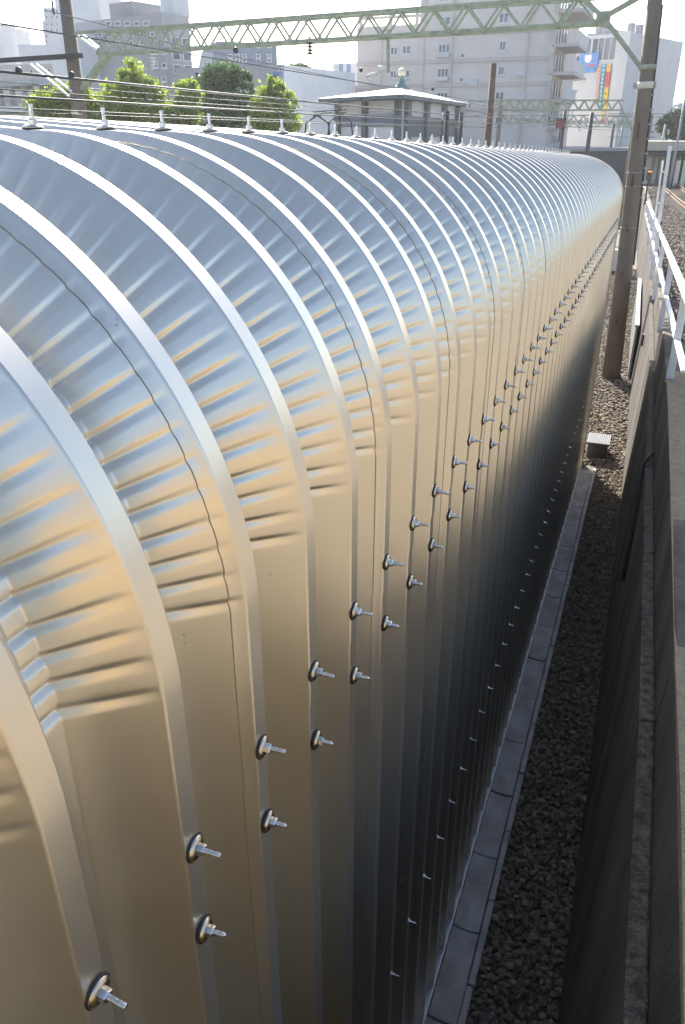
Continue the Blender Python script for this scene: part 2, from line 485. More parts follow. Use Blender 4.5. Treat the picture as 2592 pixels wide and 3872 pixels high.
for k in range(-4, KEND + 1):
    y = (Y0 + k) * U
    j = lambda s: rb.uniform(-s, s)
    bolt(stud_long, ((XW + .002) * U, y + j(.004), (-4.19 + j(.012)) * U), (j(1.5), j(.05), j(.07)))
    bolt(stud_short, ((XW + .002) * U, y + j(.004), (-5.0 + j(.012)) * U), (j(1.5), j(.05), j(.07)))
    bolt(small_me, ((XW - .008) * U, y + j(.003), (-12.79 + j(.02)) * U), (j(1.5), .08 + j(.1), j(.1)), False)
    bolt(stud_long, ((-5.17) * U, y + j(.004), sink(Y0 + k, CZ + CR + .002) * U), (0, -PI / 2 + j(.04), j(.05)))
    bolt(stud_long, ((XL) * U, y + j(.004), sink(Y0 + k, CZ + CR + .122) * U), (0, -PI / 2 + j(.04), 0), k < 8)

# ------------------------------------------------------------------ drain beside the shelter
drain = thing('drain_channel', 'row of grey concrete drain slabs with a kerb along the foot of the metal shelter', 'drain', (-1.7 * U, 0, 0))
LB = 2.53
zs0, zs1 = -.10, .035
rb = random.Random(3)
for n in range(-4, 18):
    y0 = (11.15 + LB * (n - 1)) ; y1 = y0 + LB
    if y1 > YEND - 1.4: y1 = YEND - 1.4
    if y1 - y0 < .4: break
    dx = rb.uniform(-.012, .012); dz = rb.uniform(-.008, .008)
    m = MB(); xa, xb = XW + .03, -1.44
    # slab with slightly dished upper face
    c = [(xa, zs1 + .012), (xa + .2, zs1 - .004), (xb - .2, zs1 - .008), (xb, zs1 + .006)]
    pts = [((q[0] + dx) * U, q[1] + dz) for q in c]
    poly = [(pts[0][0], zs0)] + pts + [(pts[-1][0], zs0)]
    m.prism([(a, b) for a, b in poly], (0, (y0 + .022) * U, 0), (1, 0, 0), (0, 0, 1), (0, (y1 - y0 - .044) * U, 0))
    o = m.build('slab', M_SLAB, drain, bevel=.006); o.location = (1.7 * U, 0, 0)
    ya = y0 + 1.05; yb = min(ya + LB, YEND - 1.0)
    if yb - ya < .4: continue
    m = MB().box((-1.405 + dx) * U, (-1.235 + dx) * U, (ya + .018) * U, (yb - .018) * U, zs0, zs1 + .028 + dz)
    o = m.build('kerb_block', M_KERB, drain, bevel=.008); o.location = (1.7 * U, 0, 0)
MB().box((XW + .0) * U + 1.7 * U, (-1.24) * U + 1.7 * U, -4, (YEND - 1.4) * U, -.16, -.03).build('channel_bed', M_SLAB, drain)

# junction box at the end of the drain
bx0, bx1, by0, by1 = -2.32 * U, -.74 * U, 52.3 * U, 54.5 * U
c1 = on_z(1900 + 722 * .4413, 1100 + 1300 * .4413, .335); c2 = on_z(1900 + 918 * .4413, 1100 + 1325 * .4413, .335)
c3 = on_z(1900 + 940 * .4413, 1100 + 1240 * .4413, .335)
bx0, bx1, by0, by1 = c1.x, c2.x, (c1.y + c2.y) / 2, c3.y
M_LID = mat('lid_grey', (.24, .25, .26), .85, 0, .1, 20)
jb = thing('junction_box', 'dark steel cable box with ribbed pale lid beyond the end of the drain', 'box', ((bx0 + bx1) / 2, (by0 + by1) / 2, 0))
o_ = jb.location.copy()
def loc(o): o.location = -o_; return o
loc(MB().box(bx0 + .03, bx1 - .03, by0 + .03, by1 - .03, -.02, .305).build('body', M_DARKSTEEL, jb))
loc(MB().box(bx0, bx1, by0, by1, .305, .335).build('lid', M_DARKSTEEL, jb))
n = 13
for q in range(n):
    x = bx0 + (bx1 - bx0) * (q + .5) / n
    loc(MB().box(x - .012, x + .012, by0 + .01, by1 - .01, .336, .350).build('lid_rib', M_LID, jb))

# ------------------------------------------------------------------ retaining wall, platform edge
rw = thing('retaining_wall', 'long stained concrete retaining wall with stepped ledge facing the metal shelter', 'wall', (0, 0, 0))
yl = [-30, -6, 4, 12, 20, 28, 36, 44, 52, 60, 70, 80, 95, 113, 135, 160, 200, 260]
def lerp_tab(pts, y):
    for (a, za), (b, zb) in zip(pts, pts[1:]):
        if y <= b: return za + (zb - za) * (y - a) / (b - a)
    return pts[-1][1]
def ztop(y):   # the top falls gently away beyond the platform
    return lerp_tab([(-200, -7.7), (8, -7.7), (13, -8.1), (21, -8.3), (31, -8.5), (46, -9.4), (66, -10.4), (84, -10.8), (600, -11)], y)
def zl(y):
    return min(lerp_tab([(-200, -9.5), (9, -9.5), (12, -9.65), (17, -10.1), (27, -11.0), (54, -11.6), (600, -11.8)], y), ztop(y) - .9)
for a, b in zip(yl, yl[1:]):
    ga = .012
    za, zb = zl(a), zl(b)
    fa, fb2 = wall_x(a), wall_x(b)
    xa, xb = fa + BAT * (za + 19.3), fb2 + BAT * (zb + 19.3); w = .26
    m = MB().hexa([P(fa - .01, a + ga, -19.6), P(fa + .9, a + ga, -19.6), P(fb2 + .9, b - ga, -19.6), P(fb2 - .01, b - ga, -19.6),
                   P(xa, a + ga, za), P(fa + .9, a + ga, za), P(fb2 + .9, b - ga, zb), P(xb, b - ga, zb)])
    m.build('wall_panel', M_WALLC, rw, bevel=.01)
    m = MB().hexa([P(xa - .014, a + ga, za + .01), P(xa + w, a + ga, za + .01), P(xb + w, b - ga, zb + .01), P(xb - .014, b - ga, zb + .01),
                   P(xa - .014, a + ga, za + .10), P(xa + w, a + ga, za + .10), P(xb + w, b - ga, zb + .10), P(xb - .014, b - ga, zb + .10)])
    m.build('ledge_cap', M_LEDGE, rw, bevel=.012)
    if b <= 135:
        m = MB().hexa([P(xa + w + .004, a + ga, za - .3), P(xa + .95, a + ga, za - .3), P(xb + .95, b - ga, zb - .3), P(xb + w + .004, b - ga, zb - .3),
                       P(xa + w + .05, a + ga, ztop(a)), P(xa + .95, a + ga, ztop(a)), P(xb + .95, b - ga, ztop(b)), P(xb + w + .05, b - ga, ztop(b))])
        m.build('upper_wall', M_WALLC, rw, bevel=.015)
# platform slab (in front of and behind the viewpoint)
pf = MB()
def ex(y): return wall_x(y) + BAT * (zl(y) + 19.3) + .26 + .056
pts_ = [-150, -30, 4, 8, 13, 21, 27, 33]
for a, b in zip(pts_, pts_[1:]):
    pf.hexa([P(ex(a), a, -11.4), P(60, a, -11.4), P(60, b, -11.4), P(ex(b), b, -11.4),
             P(ex(a), a, ztop(a) + .014), P(60, a, ztop(a) + .014), P(60, b, ztop(b) + .014), P(ex(b), b, ztop(b) + .014)])
kind(pf.build('platform', M_PLAT), 'structure')
# small drain holes in the wall face
for (yy_, zz_) in ((58, -13.0),):
    MB().box((wall_x(yy_) - .03) * U, (wall_x(yy_) + .1) * U, (yy_ - .35) * U, (yy_ + .35) * U, ZC + (zz_ - .5) * U, ZC + (zz_ + .3) * U).build('drain_outlet', M_DARKSTEEL, rw)

# ------------------------------------------------------------------ white fence on the platform edge
fence = thing('platform_fence', 'white steel fence with flat handrail on the platform edge', 'fence', P(1.33, 31.7, -8.5))
fo = fence.location.copy()
def fp(o): o.location = -fo; return o
hr0, hr1 = Vector((2.16, 8.0, -4.42)), Vector((-2.3, 137.0, -9.56))
hr = [tuple(hr0.lerp(hr1, (y - 8.0) / 129.0)) for y in (26.3, 44.5, 63, 81, 100, 118, 137)]
def hx(y):
    for (xa, a, za), (xb, b, zb) in zip(hr, hr[1:]):
        if y <= b:
            t = (y - a) / (b - a); return xa + (xb - xa) * t, za + (zb - za) * t
    return hr[-1][0], hr[-1][2]
for (xa, a, za), (xb, b, zb) in zip(hr, hr[1:]):
    fp(MB().bar(P(xa, a + .03, za), P(xb, b - .03, zb), .30 * U, .12 * U).build('handrail', M_WHITE, fence, bevel=.006))
    fp(MB().bar(P(xa, a + .03, za - 1.72), P(xb, b - .03, zb - 1.72), .22 * U, .11 * U).build('rail', M_WHITE, fence, bevel=.006))
for y in (31.7, 44, 57, 69, 81, 95, 109, 123, 136):
    x, z = hx(y)
    fp(MB().bar(P(x, y, ztop(y) - .2), P(x, y, z - .08), .27 * U, .22 * U, Vector((0, 1, 0))).build('post', M_WHITE, fence, bevel=.006))
tp = thing('tall_white_post', 'tall white twin steel post rising behind the platform fence', 'post', P(.1, 36, ZUP / U))
YT = 78 * U
to = on_y(2494, 830, YT); to.z = ZUP; tp.location = to
ta = on_y(2535, 552, YT); tb = on_y(2494, 830, YT)
dirp = (ta - tb).normalized(); tb2 = tb - dirp * ((tb.z - ZUP) / dirp.z)
MB().bar(tb2 - to, ta - to, .3 * U, .34 * U, Vector((0, 1, 0))).build('post', M_WHITE, tp, bevel=.006)
off = Vector((-.42 * U, .25, 0))
MB().bar(tb2 - to + off, ta - to + off - dirp * .35, .16 * U, .2 * U, Vector((0, 1, 0))).build('post', M_WHITE, tp, bevel=.006)
for t in (.15, .55, .8):
    c = (tb2 - to).lerp(ta - to, t)
    MB().bar(c + off, c, .1 * U, .14 * U).build('cross_bar', M_WHITE, tp)

# ------------------------------------------------------------------ overhead-line gantries
YG = 21.0                    # plane of the first gantry
def box_truss(g, org, A0, A1, B0, B1, n, depth, mt, ch, dg, start_up=True):
    """box truss: top chord A0->A1, bottom chord B0->B1 in the front plane, a second frame `depth` behind"""
    dv = Vector((0, depth, 0))
    for s in (Vector((0, 0, 0)), dv):
        MB().bar(A0 + s - org, A1 + s - org, ch, ch).build('top_chord', mt, g)
        MB().bar(B0 + s - org, B1 + s - org, ch, ch).build('bottom_chord', mt, g)
        for i in range(n):
            t0, t1, tm = i / n, (i + 1) / n, (i + .5) / n
            b0, b1, a = B0.lerp(B1, t0) + s - org, B0.lerp(B1, t1) + s - org, A0.lerp(A1, tm) + s - org
            e = Vector((0, -.004 if s.y == 0 else .004, 0))
            MB().bar(b0 + e, a + e, dg, dg * .6, Vector((0, 1, 0))).build('diagonal', mt, g)
            MB().bar(a - e * 2, b1 - e * 2, dg, dg * .6, Vector((0, 1, 0))).build('diagonal', mt, g)
    for i in range(n + 1):
        t = i / n
        if i < n:
            c = A0.lerp(A1, (i + .5) / n) - org; MB().bar(c, c + dv, dg * .7, dg * .7).build('cross_member', mt, g)
        c = B0.lerp(B1, t) - org; MB().bar(c, c + dv, dg * .7, dg * .7).build('cross_member', mt, g)
def tapered_pole(parent, org, pts, rads, m, n=14, name='pole'):
    return MB().tube([Vector(p) - org for p in pts], rads, n).build(name, m, parent, True)
def insulator(parent, org, p, L=.55, r=.085, m=None):
    mb = MB(); prof = []
    for i in range(5):
        z = -L * (.12 + .17 * i); prof += [(r * .3, z + .02), (r, z), (r * .9, z - .02), (r * .3, z - .035)]
    mb.lathe(prof, 10, (0, 0, 1), Vector(p) - org)
    return mb.build('insulator', m or M_PORC, parent, True)

base_r = Vector((-.525, 20.9, 0)); top_r = on_y(2478, 0, YG) + Vector((0, 0, 0))
top_r2 = base_r + (top_r - base_r) * 1.06
g1 = thing('catenary_gantry', 'green lattice truss gantry between two concrete poles spanning over the shelter', 'gantry', base_r)
org = base_r.copy()
tapered_pole(g1, org, [base_r - Vector((0, 0, .2)), base_r.lerp(top_r, .35), base_r.lerp(top_r, .7), top_r2], [.235, .20, .17, .155], M_POLE)
# marks and bands on the near pole
def pole_pt(v):
    t0 = (1430 - v) / 1430.0
    lo, hi = 0, 1
    for _ in range(40):
        mid = (lo + hi) / 2; q = base_r.lerp(top_r, mid)
        # pixel row of q
        d = q - CAM; cy, sy = math.cos(YAW), math.sin(YAW)
        yy2 = sy * d.x + cy * d.y if False else (-math.sin(-YAW) * d.x + math.cos(-YAW) * d.y)
        fw = yy2 * math.cos(PIT) - d.z * math.sin(PIT); up = yy2 * math.sin(PIT) + d.z * math.cos(PIT)
        row = H / 2 - F * up / fw
        if row > v: lo = mid
        else: hi = mid
    return base_r.lerp(top_r, lo), lo
dirr = (top_r - base_r).normalized()
def prad(t): return .235 + (.155 - .235) * t
for v0, v1, mt, ex in ((310, 336, M_BAND, .012),):
    a, ta_ = pole_pt(v1); b, tb_ = pole_pt(v0)
    MB().tube([a - org, b - org], prad(ta_) + ex, 16).build('band', mt, g1, True)
    c = a.lerp(b, .5) - org
    MB().box(c.x - prad(ta_) - .09, c.x - prad(ta_) + .02, c.y - .05, c.y + .05, c.z - .06, c.z + .06).build('clamp', M_GREYSTEEL, g1)
    MB().box(c.x + prad(ta_) - .02, c.x + prad(ta_) + .06, c.y - .05, c.y + .05, c.z - .07, c.z + .07).build('clamp', M_GREEN, g1)
for v0, v1 in ((465, 520), (660, 705)):
    a, ta_ = pole_pt(v1); b, tb_ = pole_pt(v0)
    c = Vector((0, -prad(ta_) + .012, 0)) + Vector((-.03, 0, 0))
    MB().bar(a - org + c, b - org + c, .035, .04, Vector((0, 1, 0))).build('rust_slot', M_RUST, g1)
for v0 in (652, 704, 860):
    a, ta_ = pole_pt(v0)
    MB().tube([a - org - dirr * .006, a - org + dirr * .006], prad(ta_) + .004, 16).build('wire_band', M_GREYSTEEL, g1, True)
for v0 in (865, 1030, 1210):
    a, ta_ = pole_pt(v0); c = a - org + Vector((-.02, -prad(ta_) + .005, 0))
    MB().box(c.x - .02, c.x + .02, c.y - .02, c.y + .02, c.z - .03, c.z + .03).build('rust_spot', M_RUST, g1)
# a conduit with small clips up the right side of the near pole
a, t1_ = pole_pt(1000); b, t2_ = pole_pt(20)
MB().tube([a - org + Vector((prad(t1_) + .005, -.02, 0)), b - org + Vector((prad(t2_) + .005, -.02, 0))], .022, 6).build('conduit', M_DARKSTEEL, g1)
for v0 in range(360, 800, 55):
    a, ta_ = pole_pt(v0); c = a - org + Vector((prad(ta_) + .02, -.02, 0))
    MB().box(c.x - .03, c.x + .03, c.y - .03, c.y + .03, c.z - .02, c.z + .02).build('clip', M_GREYSTEEL, g1)
# left pole
lt = on_y(245, -20, YG); lb = on_y(304, 455, YG); dl = (lt - lb).normalized(); l0 = lb - dl * (lb.z / dl.z)
tapered_pole(g1, org, [l0, lb, lt], [.25, .20, .17], M_POLE)
a = on_y(296, 418, YG); b = on_y(299, 433, YG)
MB().tube([b - org, a - org], .215, 14).build('band', M_BAND, g1, True)
a = on_y(288, 368, YG); b = on_y(290, 380, YG)
MB().tube([b - org, a - org], .225, 14).build('band', M_DARKSTEEL, g1, True)
# truss
A0, A1 = on_y(250, 128, YG), on_y(2195, -12, YG)
B0, B1 = on_y(367, 203, YG), on_y(2255, 86, YG)
n1 = 16
def chv(u): return 128 + (u - 250) * (-140 / 1945.0)
box_truss(g1, org, on_y(367, chv(367), YG), on_y(2255, chv(2255), YG), B0, B1, n1, .42, M_GREEN, .075, .05)
MB().bar(A0 - org, on_y(366, chv(366), YG) - org, .075, .075).build('top_chord', M_GREEN, g1)
gus = on_y(2283, 66, YG)
MB().bar(B1 - org, gus - org, .12, .12).build('bottom_chord', M_GREEN, g1)
MB().bar(A1 - org, gus - org, .10, .10).build('end_strut', M_GREEN, g1)
MB().hexa([gus - org + Vector(q) for q in ((-.16, -.03, -.15), (.14, -.03, -.22), (.14, .03, -.22), (-.16, .03, -.15), (-.16, -.03, .12), (.16, -.03, .12), (.16, .03, .12), (-.16, .03, .12))]).build('gusset', M_GREEN, g1)
MB().bar(gus - org, on_y(2425, 256, YG - .05) - org, .10, .10).build('knee_brace', M_GREEN, g1)
MB().bar(gus - org, on_y(2435, -20, YG - .05) - org, .10, .10).build('knee_brace', M_GREEN, g1)
a, ta_ = pole_pt(255); MB().tube([a - org - dirr * .05, a - org + dirr * .05], prad(ta_) + .02, 16).build('pole_collar', M_GREEN, g1, True)
for dy in (0, .55):
    MB().bar(on_y(400 + dy * 40, 205, YG + dy) - org, on_y(296 + dy * 30, 350, YG + dy * .4) - org, .09, .09).build('knee_brace', M_GREEN, g1)
    MB().bar(on_y(288 + dy * 45, 132, YG + dy) - org, on_y(365 + dy * 25, 185, YG + dy) - org, .06, .06).build('brace', M_WHITE, g1)
for i in range(3):
    t = .25 + .25 * i; p1 = on_y(400, 205, YG).lerp(on_y(296, 350, YG), t) - org; p2 = on_y(422, 205, YG + .55).lerp(on_y(312, 350, YG + .22), t) - org
    MB().bar(p1, p2, .05, .05).build('brace_tie', M_GREEN, g1)
# beam reaching left with its pale braces
MB().bar(on_y(310, 210, YG - .25) - org, on_y(-260, 245, YG - .25) - org, .12, .12).build('side_beam', M_DARKSTEEL, g1)
for dx in (0, 16):
    MB().bar(on_y(112 + dx, 240 - dx * .3, YG - .3) - org, on_y(262 + dx * .6, 365 - dx * 1.2, YG - .3) - org, .055, .055).build('side_brace', M_WHITE, g1)
# hangers under the truss
for (u, v, L) in ((578, 195, .5), (1172, 140, .45)):
    p = on_y(u, v, YG + .2); MB().bar(p - org, p - org - Vector((0, 0, .12)), .05, .05).build('hanger', M_DARKSTEEL, g1)
    insulator(g1, org, p, L, .09, M_DARKSTEEL if u > 1000 else None)
p = on_y(1468, 112, YG + .1); q = on_y(1470, 275, YG + .1)
MB().bar(p - org, q - org, .07, .07).build('drop_tube', M_GREEN, g1)
p2 = on_y(1424, 138, YG + .1); MB().bar(p2 - org, on_y(1470, 138, YG + .1) - org, .10, .08).build('hanger_plate', M_RUST, g1)
p3 = on_y(1455, 258, YG + .1); MB().tube([p3 - org, p3 - org + Vector((-.16, -.05, -.02))], [.05, .09], 10).build('insulator', M_PORC, g1, True)
# insulator string above the left pole
p = on_y(197, 0, YG); MB().bar(p - org, p - org - Vector((0, 0, .35)), .04, .04).build('hanger', M_DARKSTEEL, g1)

# gantries farther along the line
def far_gantry(label, Y, uL, uR, vt, vb, pl, pr, mt, n, group='lattice gantries farther down the line'):
    bl = on_y(pl, 504, Y); bl.z = 0
    g = thing('catenary_gantry', label, 'gantry', bl, group); og = bl.copy()
    tl = on_y(pl + 4, vt - 70, Y)
    tapered_pole(g, og, [bl, Vector((bl.x, Y, tl.z))], [.22, .16], M_POLE, 10)
    br = on_y(pr, 504, Y); zr = on_y(pr, vt - 25, Y).z
    tapered_pole(g, og, [Vector((br.x, Y, 0)), Vector((br.x, Y, zr))], [.2, .15], M_POLE, 10)
    a0, a1, b0, b1 = on_y(uL, vt, Y), on_y(uR, vt, Y), on_y(uL + 8, vb, Y), on_y(uR - 6, vb, Y)
    box_truss(g, og, a0, a1, b0, b1, n, .6, mt, .085, .07)
    for k_ in range(4):
        t = (k_ + .5) / 4; p = b0.lerp(b1, t); insulator(g, og, p, .6, .1)
    MB().bar(b0 - og, Vector((bl.x, Y, b0.z - 1.6)) - og, .09, .09).build('knee_brace', mt, g)
    MB().bar(b1 - og, Vector((br.x, Y, b1.z - 1.4)) - og, .09, .09).build('knee_brace', mt, g)
    return g
far_gantry('nearer of the small green gantries seen over the shelter roof beside the tall rusty post', 58, 1862, 2360, 379, 416, 1845, 2396, M_GREEN, 12, None)
far_gantry('green gantry just behind the one beside the tall rusty post', 78, 1880, 2390, 436, 465, 1885, 2405, M_GREEN, 13, None)
for (Y, vt, vb, uL, uR, lb_) in ((100, 458, 480, 1800, 2450, 'pale green gantry low in front of the blue roofed hall'), (128, 474, 491, 1620, 2520, 'widest and most distant pale gantry reaching from the pavilion to the pine')):
    far_gantry(lb_, Y, uL, uR, vt, vb, uL - 4, uR + 6, M_GREEN2, 18)

# single masts
def mast(label, u, vtop, Y, r, m, arms=()):
    b = on_y(u, 504, Y); b.z = 0; t = on_y(u, vtop, Y)
    g = thing('line_mast', label, 'mast', b, None)
    tapered_pole(g, b, [b, Vector((b.x, Y, t.z))], [r, r * .75], m, 10)
    for (u2, v1, v2) in arms:
        p = Vector((b.x, Y, on_y(u, v1, Y).z)); q = on_y(u2, v2, Y)
        MB().bar(p - b, q - b, .07, .07).build('arm', M_GREYSTEEL, g); insulator(g, b, q, .4, .07)
    return g
mast('tall rusty brown post standing at the left end of a small gantry', 1848, 240, 55, .24, M_RUST, ((1740, 430, 445), (1770, 380, 384)))
mast('slim dark post standing among the yellow green trees', 762, 275, 44, .13, M_DARKSTEEL)
mast('slim dark post in front of the pointed yellow green tree', 1048, 285, 46, .14, M_DARKSTEEL)
mast('dark post with three white insulators beside the pavilion', 1688, 420, 44, .17, M_DARKSTEEL, ((1675, 425, 424),))
mast('dark post in front of the grey apartment corner', 1742, 425, 50, .16, M_DARKSTEEL)
mast('dark post carrying a red signal box near the small gantries', 2128, 420, 66, .16, M_DARKSTEEL, ((2150, 440, 440),))
mast('dark signal mast close to the far end of the shelter', 2230, 425, 62, .18, M_DARKSTEEL, ((2210, 450, 450),))
mast('thin grey mast rising in front of the distant pine', 2568, 345, 60, .09, M_GREYSTEEL, ((2550, 400, 400),))
mast('thin dark mast left of the near concrete pole above the shelter end', 2318, 470, 88, .14, M_DARKSTEEL, ((2330, 480, 480),))
mast('thin pale green mast between the shelter end and the near concrete pole', 2352, 480, 98, .16, M_GREEN2, ((2340, 500, 500),))
mast('thin mast seen just right of the near concrete pole', 2458, 505, 84, .12, M_GREYSTEEL, ((2475, 520, 520),))
mast('slim green mast behind the white fence post', 2512, 470, 74, .12, M_GREEN2, ((2530, 490, 490),))
rsb = thing('signal_box', 'small dark red signal box hung on a dark post', 'signal', on_y(2122, 470, 65.7))
ro = rsb.location.copy(); MB().box(-.35, .35, -.2, .2, -.25, .35).build('case', mat('dark_red', (.20, .05, .05), .6), rsb)
MB().box(-.42, .42, -.3, .24, .352, .40).build('hood', M_DARKSTEEL, rsb)
MB().box(-.06, .06, -.06, .06, -1.2, -.252).build('bracket', M_DARKSTEEL, rsb)

# wires
def wire(label, pts, r=.012, group=None):
    p0 = pts[0]; o = MB().tube([q - p0 for q in pts], r, 5).build('overhead_wire', M_WIRE); o.location = p0
    return tag(o, label, 'wire', group)
def along(u, v, X, y0, y1, sag=0.0, n=14, dx=0.0):
    r = ray(u, v); z = ZC + r.z * X / r.x; out = []
    for i in range(n + 1):
        t = i / n; y = y0 + (y1 - y0) * t
        out.append(Vector((X + dx * t, y, z - sag * 4 * t * (1 - t))))
    return out
wire('thick dark overhead wire dotted with clamps passing in front of the left concrete pole', along(0, 258, -8.6, 4, 58, .10), .020)
wire('dark contact wire running low past the band of the left concrete pole', along(0, 356, -8.6, 4, 58, .05), .016)
wire('thin wire with round dark weights running below the lattice truss', along(160, 115, -8.2, 5, 58, .0), .011)
for (u, v, X) in ((0, 330, -13), (143, 407, -12), (300, 425, -14.5), (0, 300, -17)):
    wire('thin pale overhead wire among the lower bundle above the roof', along(u, v, X, 8, 80, .1), .013, 'thin wires of the lower bundle')
wire('thin wire slanting from the left pole up past the grey block', [on_y(170, 38, 19.), on_y(420, 100, 24), on_y(660, 168, 30), on_y(1450, 330, 44)], .012)
for (va, vb, Y) in ((429, 432, 58), (441, 444, 58), (470, 472, 78), (518, 519, 78)):
    wire('thin horizontal wire crossing the pale sky beside the near concrete pole', [on_y(2300, va, Y), on_y(2640, vb, Y)], .015, 'thin cross wires on the right')
for (u, v, X) in ((1900, 430, -7.4), (1950, 452, -5.0), (2000, 418, -9)):
    wire('thin wire running between the small distant gantries', along(u, v, X, 30, 128, .2), .014, 'wires between distant gantries')
# clamps and weights hanging on the wires
def bead(label, u, v, X, r):
    p = on_x(u, v, X); o = MB().lathe([(.0 + r * math.sin(PI * i / 6) + .002, -r * math.cos(PI * i / 6)) for i in range(7)], 8).build('wire_weight', M_DARKSTEEL, None, True)
    o.location = p; return tag(o, label, 'weight', 'dark weights on the wires')
for (u, v, lb_) in ((71, 265, 'dark clamp on the thick wire under the left side beam'), (1364, 374, 'dark clamp on the thick wire in front of the pavilion roof'), (272, 282, 'dark clamp on the thick wire where it passes the left concrete pole')): bead(lb_, u, v, -8.6, .045)
for (u, v, lb_) in ((892, 190, 'round dark weight on the thin wire against the dark blue office block'), (1366, 265, 'round dark weight on the thin wire at the left edge of the beige block'), (1637, 337, 'round dark weight on the thin wire above the pavilion roof')): bead(lb_, u, v, -8.2, .055)
# section insulators between wires
def strain(label, u, v, X):
    p = on_x(u, v, X); t = thing('strain_insulator', label, 'insulator', p, 'white strain insulators')
    mb = MB(); prof = []
    for i in range(4): prof += [(.03, i * .06), (.075, i * .06 + .02), (.07, i * .06 + .035), (.03, i * .06 + .045)]
    mb.lathe(prof, 10, (.5, .8, .2)).build('shed', M_PORC, t, True)
    MB().tube([(-.1 * .5, -.1 * .8, -.02), (.36 * .5, .36 * .8, .36 * .2)], .012, 6).build('rod', M_DARKSTEEL, t)
strain('white ribbed insulator on the wire below the lattice truss', 1395, 288, -8.2)

# pantograph on a train hidden behind the shelter
car = thing('train_car', 'commuter train whose pantograph rises behind the shelter roof', 'train', Vector((-11.6, 27, 0)))
M_CAR = mat('car_body', (.45, .46, .47), .35, .7)
MB().prism([(-1.4, 1.0), (1.4, 1.0), (1.45, 3.0), (1.2, 3.65), (-1.2, 3.65), (-1.45, 3.0)], (0, -9, 0), (1, 0, 0), (0, 0, 1), (0, 18, 0)).build('body', M_CAR, car)
for yy_ in (-6, 6):
    for xx_ in (-.53, .53):
        for d_ in (-1, 1):
            MB().lathe([(.42, -.06), (.42, .06)], 14, (1, 0, 0), Vector((xx_, yy_ + d_, .57))).build('wheel', M_DARKSTEEL, car)
    MB().box(-.9, .9, yy_ - 1.6, yy_ + 1.6, .5, 1.0).build('bogie', M_DARKSTEEL, car)
def cpt(u, v, dy): return on_y(u, v, 27 + dy) - car.location
for dy, u0 in ((-.35, 0), (.35, 88)):
    hd = cpt(1200 + u0, 430 - u0 * .05, dy)
    for s_ in (-1, 1):
        lo_ = Vector((hd.x + s_ * .55, hd.y + s_ * .5, 3.7)); md = Vector((hd.x + s_ * .3, hd.y + s_ * .25, hd.z - .28))
        MB().tube([hd + Vector((0, 0, -.05)), md, lo_], .028, 6).build('pantograph_arm', M_DARKSTEEL, car)
    MB().tube([hd + Vector((0, -.3, -.12)), hd + Vector((0, -.2, 0)), hd + Vector((0, .2, 0)), hd + Vector((0, .3, -.12))], .03, 6).build('pantograph_horn', M_DARKSTEEL, car)
a_, b_ = cpt(1185, 431, 0), cpt(1310, 425, 0)
for dz in (0, .07): MB().bar(a_ + Vector((0, 0, dz)), b_ + Vector((0, 0, dz)), .06, .03).build('pantograph_head', M_DARKSTEEL, car)

# ------------------------------------------------------------------ tracks
def track(label, pts, z, n_s, group=None):
    t = thing('railway_track', label, 'track', Vector((pts[0][0], pts[0][1], z)), group); o0 = t.location.copy()
    P3 = [Vector((x, y, z)) for x, y in pts]
    def at(tt):
        k_ = tt * (len(P3) - 1); i_ = min(int(k_), len(P3) - 2); return P3[i_].lerp(P3[i_ + 1], k_ - i_), (P3[i_ + 1] - P3[i_]).normalized()
    for s_ in (-1, 1):
        L_ = []
        for i_ in range(25):
            p, d = at(i_ / 24); L_.append(p + Vector((d.y, -d.x, 0)) * .5335 * s_ + Vector((0, 0, .24)) - o0)
        mb = MB()
        for a_, b_ in zip(L_, L_[1:]): mb.bar(a_, b_, .068, .05); mb.bar(a_ - Vector((0, 0, .07)), b_ - Vector((0, 0, .07)), .03, .10); mb.bar(a_ - Vector((0, 0, .135)), b_ - Vector((0, 0, .135)), .125, .03)
        mb.build('rail', M_RAIL, t)
    sm = MB().box(-1.0, 1.0, -.11, .11, 0, .10).mesh('sleeper', M_SLEEP)
    for i_ in range(n_s):
        p, d = at((i_ + .5) / n_s); link('sleeper', sm, t, p - o0 - Vector((0, 0, .01)), (0, 0, math.atan2(-d.x, d.y)))
    return t
track('railway track leaving the far end of the metal shelter', [(-3.1, 4), (-3.1, 14), (-3.15, 24), (-3.5, 40), (-4.6, 62), (-7, 90), (-11, 125)], 0, 190)
track('rusty curved railway track on the raised ballast behind the white fence', [(5.0, 12), (3.6, 24), (2.3, 36), (1.35, 46), (.5, 57), (-.9, 72), (-3.6, 95)], ZUP, 100)

